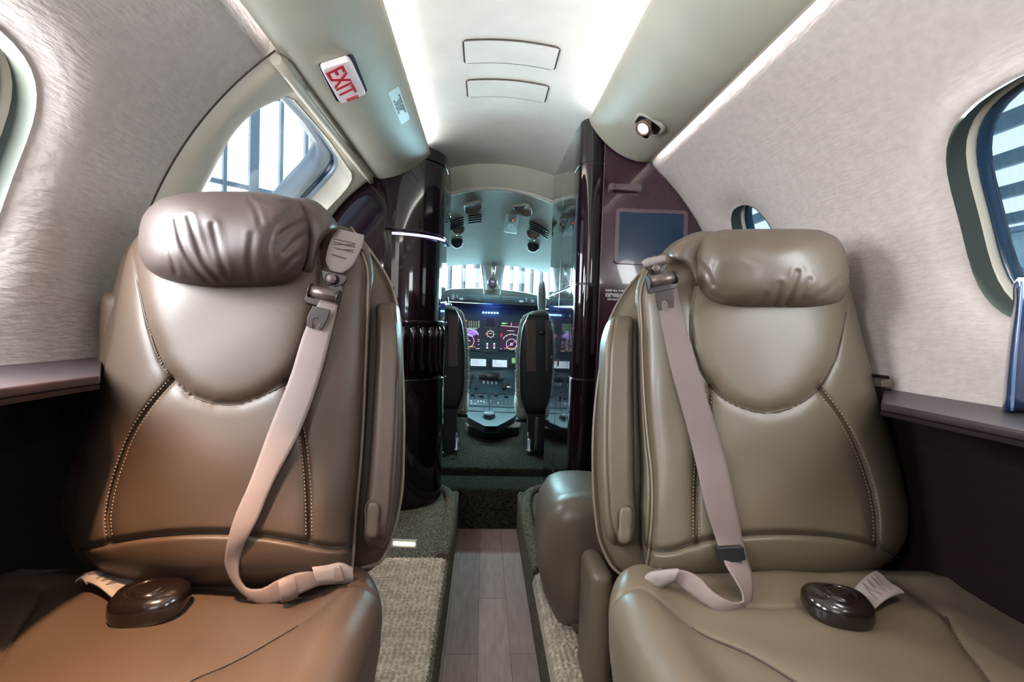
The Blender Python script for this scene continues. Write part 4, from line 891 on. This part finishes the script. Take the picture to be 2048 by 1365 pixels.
# glareshield and instrument panel
ip = empty('instrument_panel', (.04, 3.5, .6), 'blue-grey cockpit instrument panel with lit displays and dark glareshield', 'instrument panel')
GY = 3.38
top = [(860, 592), (880, 584), (900, 578.5), (930, 577), (970, 577), (1010, 580), (1050, 585), (1080, 592), (1110, 602), (1140, 614)]
MB().plate(top+[(1140, 617), (860, 601)], GY, 0, .25).build('glareshield', ck_black, ip, bevel=.012, seg=4)
MB().plate([(900, 589), (1074, 596), (1072, 608), (1000, 604), (905, 600)], GY, .01, .02).build('autopilot_panel', ck_dark, ip, bevel=.002)
for x0, x1, y0 in ((933, 953, 590.5), (962, 985, 591), (986, 1004, 592), (1007, 1032, 593)):
    MB().plate([(x0, y0), (x1, y0+.7), (x1, y0+9), (x0, y0+8.3)], GY, .018, .01).build('selector_unit', ck_blue, ip, bevel=.002)
    for k in range(4): MB().plate([(x0+2+k*4.6, y0+2.5), (x0+4.2+k*4.6, y0+2.6), (x0+4.2+k*4.6, y0+5.6), (x0+2+k*4.6, y0+5.5)], GY, .022, .006).build('button', ck_black, ip)
for x, y in ((903, 590), (903, 593.5), (903, 597), (1062, 600), (1062, 603)): MB().plate([(x, y), (x+6, y), (x+6, y+1.2), (x, y+1.2)], GY, .012, .003).build('marking', white_txt, ip)
for x, y in ((914.5, 590.5), (914.5, 594.5), (1053, 598), (1053, 602)): MB().lathe(aty(x, y, GY-.012), (0, -1, 0), [(0, 0), (0, .0045), (.008, .004), (.008, 0)], 10).build('knob', white_txt, ip)
for x, y in ((922, 598), (1042, 603)): MB().plate([(x-3, y-2), (x+4, y-2), (x+4, y+2), (x-3, y+2)], GY, .014, .004).build('button', placard, ip)
MB().plate([(898, 599), (1085, 609), (1082, 619), (1060, 621), (985, 617), (905, 613)], 3.50, 0, .08).build('brow', ck_black, ip, bevel=.01)
PY_ = 3.62
MB().plate([(850, 608), (1150, 622), (1150, 760), (850, 750)], PY_, 0, .08).build('panel_face', ck_blue, ip)
blue_l = emis('blue_indicator', (.35, .75, 1), 5); 
for k in range(6): MB().plate([(965+k*5.7, 624+k*.15), (968.2+k*5.7, 624+k*.15), (968.2+k*5.7, 627+k*.15), (965+k*5.7, 627+k*.15)], PY_, .012, .004).build('indicator_light', blue_l, ip)
bl = bpy.data.lights.new('blue_flood', 'AREA'); bl.energy = .9; bl.color = (.06, .18, 1); bl.size = .11; bl.shape = 'RECTANGLE'; bl.size_y = .01
bo = bpy.data.objects.new('blue_flood', bl); C.objects.link(bo); bo.location = tuple(aty(981, 626, 3.40)); bo.rotation_euler = Vector((0, .5, 1)).to_track_quat('-Z', 'Y').to_euler()
def disp_unit(name, quad, face, bez=.06, Yf=PY_, lift=.014, frame=ck_dark):
    o = MB().plate(skew(rrect(-bez, -bez, 1+bez, 1+bez, .04, 3), quad), Yf, lift, .01).build(name, frame, ip, bevel=.002)
    s_ = MB().plate(skew([(0, 0), (1, 0), (1, 1), (0, 1)], quad), Yf, (lift if not callable(lift) else 0)+.002, .002).build('screen_face', face, o); return o
def lines(parent, quad, segs, m, Yf=PY_, lift=.018, r=.0011):
    mb = MB()
    for s_ in segs:
        q = skew(s_, quad); mb.tube([aty(a, b, (Yf(a, b) if callable(Yf) else Yf)-lift) for a, b in q], r, 4)
    mb.build('symbology', m, parent)
def circ(u, v, r, a0=0, a1=360, n=24, k=.8): return [(u+r*math.cos(math.radians(a)), v-r*k*math.sin(math.radians(a))) for a in np.linspace(a0, a1, n)]
s_pfd = emis('display_plum', (.050, .030, .060), 1.0); s_w = emis('display_white', (.9, .95, 1), 1.6); s_g = emis('display_green', (.25, 1, .35), 1.4); s_m = emis('display_magenta', (.85, .25, .75), 1.4)
s_b = emis('display_violet', (.22, .18, .55), 1.2); s_y = emis('display_amber', (1, .6, .1), 1.5); s_c = emis('display_pale_blue', (.55, .72, .85), 1.1); s_r = emis('display_red', (1, .08, .15), 1.2)
for quad, kind in (([(921, 640), (960, 641.5), (960, 699), (921, 697.5)], 0), ([(1001.5, 644), (1046, 646), (1043, 701), (1000, 699)], 1), ([(1106, 648), (1146, 650), (1146, 706), (1106, 704)], 0), ([(868, 638), (906, 639.5), (906, 697), (868, 695.5)], 1)):
    d_ = disp_unit('display_unit', quad, s_pfd)
    if kind == 0:
        lines(d_, quad, [[(.42+.12*i, y), (.47+.12*i, y+.03)] for i in range(4) for y in (.03, .08, .13, .18, .24)]+[[(.42, .28), (.88, .28)]], s_g)
        lines(d_, quad, [[(x, y), (x+.07, y)] for x in (.0, .9) for y in (.03, .08, .13, .18, .23)]+[circ(.42, .72, .27), circ(.42, .80, .62, 35, 145)], s_w)
        lines(d_, quad, [[(.25, .04), (.25, .22)], circ(.26, .06, .06, 0, 180), [(.1, .92), (.75, .93)]], s_y)
        MB().plate(skew([(0, .30), (.78, .30), (.95, .46), (.55, .58), (0, .50)], quad), PY_, .017, .001).build('map_shade', s_b, d_)
        lines(d_, quad, [[(.1+.09*i, .50-.03*(i % 3)), (.2+.10*i, .36+.03*(i % 2))] for i in range(7)], s_m)
        lines(d_, quad, [[(.88, .66), (.97, .66)], [(.88, .72), (.97, .72)], [(.9, .83), (.96, .84)], [(.78, .98), (.98, .98)], [(.3, .76), (.45, .7), (.5, .74)]], s_w)
    else:
        lines(d_, quad, [[(0, .14), (1, .17)], [(.48, .02), (.48, .14)], [(.3, .31), (.62, .31)], circ(.52, .80, .46, 30, 150), circ(.52, .80, .24), circ(.52, .80, .05), [(.02, .98), (.08, .98)], [(.7, .98), (.85, .98)]]+[[(.52+.40*math.cos(a), .80-.33*math.sin(a)), (.52+.44*math.cos(a), .80-.37*math.sin(a))] for a in np.linspace(.5, 2.6, 6)], s_w)
        lines(d_, quad, [[(.2, .98), (.88, .58)]], s_m, r=.0014); lines(d_, quad, [[(.05, .04), (.3, .05)], [(.05, .07), (.2, .07)]], s_g, r=.002); lines(d_, quad, [[(.0, y), (.1, y)] for y in (.44, .47, .50, .53)], s_r); lines(d_, quad, [[(.3, .95), (.68, .95)]], s_y)
q = [(969, 635), (995, 636), (995, 706), (968, 705)]
MB().plate(skew(rrect(-.06, -.01, 1.06, 1.01, .03, 3), q), PY_, .012, .01).build('standby_panel', ck_dark, ip, bevel=.002)
disp_unit('standby_display', [(973, 637), (989, 637.5), (989, 652), (973, 651.5)], mat('standby_screen', (.005, .012, .03), .1, coat=.5), .08, PY_, .018)
d_ = disp_unit('standby_display', [(971, 659), (991, 660), (991, 678), (971, 677)], ck_black, .04, PY_, .018)
lines(d_, [(971, 659), (991, 660), (991, 678), (971, 677)], [circ(.5, .5, .32, k=1.1)]+[[(.5+.40*math.cos(a), .5-.44*math.sin(a)), (.5+.46*math.cos(a), .5-.50*math.sin(a))] for a in np.linspace(0, 2*PI, 9)[:-1]]+[[(.35, .45), (.65, .45)]], s_w, lift=.023)
lines(d_, [(971, 659), (991, 660), (991, 678), (971, 677)], [[(.03, .3), (.08, .7)], [(.08, .3), (.03, .7)]], s_r, lift=.023)
for k in range(3):
    for x in (973, 987): MB().plate([(x, 687+k*4), (x+3, 687+k*4), (x+3, 689.4+k*4), (x, 689.4+k*4)], PY_, .024, .004).build('button', s_w if (k+x) % 2 else s_m, ip)
# pedestal: sloping top, nose and drum
def PED(a, b): return 3.58-(b-738)*(3.58-2.86)/(836-738) if b > 738 else 3.60
pd = empty('center_pedestal', (.03, 3.1, .2), 'sloping blue-grey center pedestal between the pilot seats with levers and switches', 'control console')
rw = spline([(738, 925, 1030), (790, 925, 1031), (824, 924, 1033), (832, 932, 1030), (840, 945, 1019), (848, 960, 1004), (853, 970, 994)], 40)
G = np.array([[aty(l_*(1-t)+r_*t, y_, PED(0, y_)) for t in np.linspace(0, 1, 14)] for y_, l_, r_ in rw]); Gb = G[:, ::-1]-np.array([0, 0, .04])
MB().grid(np.concatenate([G, Gb], 1), False, True, smooth=False).build('console_top', ck_blue, pd)
for x0, y0, x1, y1 in ((929, 745, 958, 757), (1003, 745, 1028, 757), (929, 760, 962, 784), (999, 762, 1028, 784), (929, 789, 975, 811), (981, 791, 1028, 813), (935, 815, 960, 821), (985, 817, 1010, 824)):
    MB().plate([(x0, y0), (x1, y0+.5), (x1, y1+.5), (x0, y1)], PED, .004, .008).build('control_plate', ck_dark if (x0+y0) % 2 else mat('console_gray_blue', (.035, .06, .075), .5), pd, bevel=.001)
for x in (985, 992, 1000, 1008, 1016, 1023): MB().plate([(x-2, 801), (x+2, 801), (x+2, 811), (x-2, 811)], PED, .012, .01).build('rocker_switch', ck_black, pd)
for x in (933, 941, 949, 957, 965): MB().plate([(x-2, 792), (x+2, 792), (x+2, 797), (x-2, 797)], PED, .012, .01).build('rocker_switch', ck_black, pd)
for x0 in (1005, 1014): MB().tube([aty(x0, 776, PED(x0, 776)-.03), aty(x0+7, 776, PED(x0, 776)-.03)], .012, 12).build('lever_knob', chrome if x0 > 1010 else ck_black, pd)
for quad in ([(941.5, 718), (972, 719), (972, 733), (941, 732)], [(985, 720), (1014, 721), (1014, 735), (985, 734)]):
    o = MB().plate(skew(rrect(-.12, -.2, 1.12, 2.0, .05, 3), quad), 3.59, .012, .02).build('radio_unit', ck_dark, pd, bevel=.002)
    MB().plate(quad, 3.59, .0135, .002).build('screen_face', s_c, o)
    lines(o, quad, [[(.08, v), (.08+.8*rng.random(), v)] for v in (.15, .3, .45, .6, .75)], ck_dark, 3.59, .0165, .0007)
    for k in range(8):
        for j in range(2): MB().plate(skew(rrect(-.02+k*.13, 1.25+j*.3, .07+k*.13, 1.4+j*.3, .01, 2), quad), 3.59, .016, .005).build('key', ck_black, o)
MB().plate([(1024, 717), (1030, 717), (1030, 727), (1024, 727)], 3.56, .01, .02).build('gear_handle', emis('gear_green', (.45, .8, .3), .6), ip)
MB().tube([aty(958, 752, 3.36), aty(998, 755, 3.36)], .030, 18).build('throttle_grip', ck_black, pd)
for x in (968, 976, 984, 992): MB().tube([aty(x, 756, 3.36), aty(x, 779, 3.36)], .010, 10).build('throttle_lever', ck_black if x % 8 else steel_blue, pd)
for x, y, w_, h_ in ((939, 768, 5, 14), (951, 774, 6, 7), (1008, 772, 7, 9), (1016, 772, 5, 8), (1002, 757, 9, 5), (945, 752, 6, 4)):
    MB().plate([(x-w_/2, y-h_/2), (x+w_/2, y-h_/2), (x+w_/2, y+h_/2), (x-w_/2, y+h_/2)], PED, .035, .03).build('lever', ck_black, pd, bevel=.004)
for x, y in ((945, 791), (963, 794), (992, 792), (1012, 795)): MB().lathe(aty(x, y, PED(x, y)), (0, -.75, .65), [(0, 0), (0, .013), (.02, .012), (.022, 0)], 14).build('knob', ck_black, pd)
for x, y in ((936, 804), (942, 804), (956, 805), (962, 805), (968, 806), (936, 809), (943, 809), (950, 810)): MB().lathe(aty(x, y, PED(x, y)), (0, -.75, .65), [(0, 0), (0, .0055), (.012, .005), (.013, 0)], 10).build('toggle', white_txt, pd)
for x, y in ((983, 803), (990, 806), (997, 807), (1004, 808), (1012, 808), (986, 798), (1018, 800)): MB().plate([(x-2, y-1.5), (x+2, y-1.5), (x+2, y+1.5), (x-2, y+1.5)], PED, .008, .01).build('button', steel_blue if x % 2 else ck_black, pd)
for (a, b) in (((928, 786), (1028, 789)), ((928, 812), (976, 814)), ((980, 814), (1030, 816)), ((928, 822), (1032, 826))): MB().tube([aty(*a, PED(*a)-.003), aty(*b, PED(*b)-.003)], .0028, 6).build('panel_seam', ck_black, pd)
MB().tube([aty(978, 788, PED(978, 788)-.003), aty(979, 824, PED(979, 824)-.003)], .0028, 6).build('panel_seam', ck_black, pd)
c = aty(978, 836, PED(0, 836)+.02); MB().lathe(c-[0, 0, .005], (0, -.35, 1), [(0, .045), (.012, .044), (.02, .034), (.036, .034), (.042, .030), (.042, 0)], 30).build('trim_knob', ck_blue, pd)
dr = [(-.18+.04, 3.05), (-.16+.04, 2.93), (-.06+.04, 2.84), (.06, 2.84), (.20, 2.93), (.22, 3.05), (.22, 3.5), (-.14, 3.5)]
MB().prism(dr, .165, .225).build('drum', ck_black, pd, bevel=.01)
# pilot seats
def pilot(side, px_in, px_out, label, ytop, hx):
    r_ = empty('pilot_seat', tuple(aty((px_in+px_out)/2, 900, 2.45)), label, 'seat', 'pilot seats in the cockpit')
    a, b = sorted((px_in, px_out)); w_ = b-a
    ia, ib = (0, 1) if side < 0 else (1, 0)
    pl = Pillow([(ytop, a+6, b-6), (ytop+6, a+2, b-2), (ytop+20, a-5*ia, b+5*ib), (ytop+60, a-12*ia, b+12*ib), (ytop+120, a-14*ia, b+14*ib), (ytop+170, a-11*ia, b+11*ib), (ytop+200, a, b)], 2.50, .03, .05, 8, 2, 16)
    m_ = MB(); pl.mesh(m_, 30, 40); m_.build('backrest', ck_black, r_)
    for q in (((a, a+w_*.36), 0), ((b-w_*.36, b), 0)):
        x0, x1 = q[0]; MB().plate([(x0, ytop+12), (x1, ytop+13), (x1, ytop+118), (x0, ytop+117)], 2.47, .012, .02).build('back_pad', ck_seat, r_, bevel=.006, seg=3)
    # sheepskin edge around the shell
    s = -side; xin = px_in
    P = spline([(xin+s*-2+(-side)*-14, ytop-2), (xin-side*3, ytop+8), (xin-side*11, ytop+32), (xin-side*15.5, ytop+70), (xin-side*17, ytop+120), (xin-side*14, ytop+170), (xin-side*5, ytop+205)], 90)
    mb = MB(); jit = rng.normal(0, .0016, len(P)); mb.tube(aty(P[:, 0], P[:, 1], 2.56), .012+jit, 12); mb.build('sheepskin_cover', fleece, r_)
    MB().tube(aty(P[:, 0]+side*6, P[:, 1]+3, 2.55), .0035, 8).build('piping', fleece, r_)
    P = spline([(xin-side*-6, ytop+2), ((px_in+px_out)/2, ytop-5), (px_out+side*-4, ytop+4)], 40); MB().tube(aty(P[:, 0], P[:, 1], 2.54), .009+rng.normal(0, .0010, 40), 10).build('sheepskin_cover', fleece, r_)
    # seat cushion end with fleece
    cx_ = xin-side*6; cp = Pillow([(ytop+158, cx_-10, cx_+6), (ytop+170, cx_-14, cx_+12), (ytop+190, cx_-16, cx_+14), (ytop+207, cx_-12, cx_+12), (ytop+213, cx_-4, cx_+6)], 2.62, .05, .30, 3, 2, 4)
    m_ = MB(); cp.mesh(m_, 30, 24); m_.build('seat_cushion', fleece, r_)
    MB().tube([aty(cx_-14, ytop+213, 2.6), aty(cx_+12, ytop+214, 2.6)], .010, 8).build('cushion_frame', ck_black, r_)
    # head rest disc beyond
    hp = Pillow([(ytop-66, hx-3, hx+4), (ytop-56, hx-7, hx+6), (ytop-30, hx-9, hx+8), (ytop-8, hx-7, hx+7), (ytop+2, hx-3, hx+4)], 2.60, .03, .05, 2.5, 2, 2.5); m_ = MB(); hp.mesh(m_, 24, 24); m_.build('headrest', mat('pilot_headrest_gray', (.20, .22, .22), .5), r_)
    MB().tube([aty(hx, ytop-2, 2.62), aty(hx, ytop+20, 2.60)], .012, 10).build('headrest_post', ck_black, r_)
    # lower box and legs
    MB().plate([(a+3, ytop+125), (b-3, ytop+126), (b-3, 915), (a+3, 912)], 2.50, 0, .30).build('seat_base', ck_black, r_, bevel=.01)
    for x in (a+5, b-5):
        MB().tube([aty(x, 866, 2.44), aty(x, 912, 2.42)], .006, 10).build('leg', bezel_m, r_)
        f_ = aty(x, 938, 2.42); f_[2] = .20; MB().lathe(f_, (0, 0, 1), [(0, 0), (0, .016), (.012, .016), (.020, .008), (.07, .008), (.07, 0)], 14).build('foot', chrome, r_)
    MB().lathe(aty((a+b)/2+2, ytop+38, 2.445), (0, -1, 0), [(0, 0), (0, .016), (.006, .015), (.008, 0)], 18).build('latch', puck_m, r_)
    return r_
pilot(-1, 917, 858, 'black pilot seat back with sheepskin edge on the left of the cockpit', 618, 882)
pr_ = pilot(1, 1052, 1112, 'black pilot seat back with sheepskin edge on the right of the cockpit', 628, 1084)
MB().plate([(1071, 835), (1077, 835), (1074, 902), (1068, 902)], 2.47, .0, .01).build('bright_handle', chrome, pr_, bevel=.003)

# ------------------------------------------------------------------ hangar outside
hg = empty('hangar_door_wall', (0, 26, 0), 'bright translucent hangar door wall with grey-blue mullions outside the windows', 'hangar wall')
pane_lit = emis('daylit_panel', (.95, .985, 1), 2.6); mull = mat('mullion_steel', (.30, .40, .45), .5)
Cc = 26.; dv = np.array([1, 1, 0])/math.sqrt(2); o0 = np.array([0, Cc, 0.]); nv = np.array([-1, 1, 0])/math.sqrt(2)
def hw(t, z, d=0.): return o0+dv*t+np.array([0, 0, z])-nv*d
MB().add([hw(-34, -1.5), hw(14, -1.5), hw(14, 14), hw(-34, 14)], [(0, 1, 2, 3)], False).build('translucent_panels', pane_lit, hg)
t = -34.; k = 0
while t < 14:
    wd = .11 if k % 4 else .30
    P = [hw(t-wd/2, -1.5, .05), hw(t+wd/2, -1.5, .05), hw(t+wd/2, 14, .05), hw(t-wd/2, 14, .05)]; Q = [p-nv*.2 for p in P]
    MB().add(P+Q, [(0, 1, 2, 3), (7, 6, 5, 4), (0, 4, 5, 1), (1, 5, 6, 2), (2, 6, 7, 3), (3, 7, 4, 0)], False).build('mullion', mull, hg)
    t += .92; k += 1
for z in (5.3, -.1):
    P = [hw(-34, z, .06), hw(14, z, .06), hw(14, z+.16, .06), hw(-34, z+.16, .06)]; Q = [p-nv*.1 for p in P]
    MB().add(P+Q, [(0, 1, 2, 3), (7, 6, 5, 4), (0, 4, 5, 1), (1, 5, 6, 2), (2, 6, 7, 3), (3, 7, 4, 0)], False).build('crossbar', mull, hg)
hs = empty('hangar_side_wall', (13, 6, 0), 'pale blue corrugated hangar side wall seen through the right window', 'hangar wall')
cor = mat('corrugated_blue', (.50, .66, .72), .5, var=('noise', 3, (1, 1, .2), .1)); X0 = 13.
ys = np.arange(-10, 34, .11); P = [[(X0+(.035 if (i//2) % 2 else 0), y, z) for z in (-2, 3.6)] for i, y in enumerate(ys)]
MB().grid(P, smooth=False).build('corrugated_sheet', cor, hs)
steel = mat('girt_steel', (.22, .34, .42), .5)
for z in (1.9, 3.55): MB().box((X0-.25, -10, z), (X0-.05, 34, z+.12)).build('girt', steel, hs)
for y in (2, 7, 12, 17, 22): MB().box((X0-.45, y, -2), (X0-.05, y+.3, 3.7)).build('column', steel, hs)
for y in (2, 7, 12, 17): MB().tube([(X0-.3, y, 0.2), (X0-.3, y+5, 3.5)], .04, 6).build('brace', steel, hs)
hr = empty('hangar_roof', (8, 6, 6), 'hangar roof of blue purlins and bright skylight strips seen through the right window', 'roof')
sky_p = emis('skylight_strip', (.92, .97, 1), 1.3); roofm = mat('roof_sheet_blue', (.26, .38, .45), .6)
def rp(x, y): return (x, y, 3.65+(X0-x)*.42)
MB().add([rp(X0, -10), rp(X0, 34), rp(-2, 34), rp(-2, -10)], [(0, 1, 2, 3)], False).build('roof_sheet', roofm, hr)
for x in np.arange(-1.5, 12.8, .95):
    a_ = [np.array(rp(x, -10))-[0, 0, .03], np.array(rp(x, 34))-[0, 0, .03], np.array(rp(x+.50, 34))-[0, 0, .03], np.array(rp(x+.50, -10))-[0, 0, .03]]
    MB().add(a_, [(0, 1, 2, 3)], False).build('skylight', sky_p, hr)
for y in (2, 7, 12, 17, 22): MB().tube([np.array(rp(-2, y))-[0, 0, .5], np.array(rp(X0, y))-[0, 0, .5]], .09, 6).build('rafter', steel, hr)
for y in (2, 7, 12, 17): MB().tube([np.array(rp(4, y))-[0, 0, .3], np.array(rp(X0, y+5))-[0, 0, .3]], .05, 6).build('brace', steel, hr)
tag(MB().box((-40, -30, -1.9), (X0, 45, -1.7)).build('floor_3', mat('hangar_concrete', (.35, .37, .38), .4)), kind='structure')
# aft bulkhead behind the photographer
poly = [(x, z) for x, z in [((R+.03)*math.sin(math.radians(a)), ZC+(R+.03)*math.cos(math.radians(a))) for a in np.linspace(-100, 100, 40)]]+[(.72, 0), (-.72, 0)]
tag(MB().prism(poly, -1.74, -1.70, axis=1).build('wall_aft', cream_gray), kind='structure')
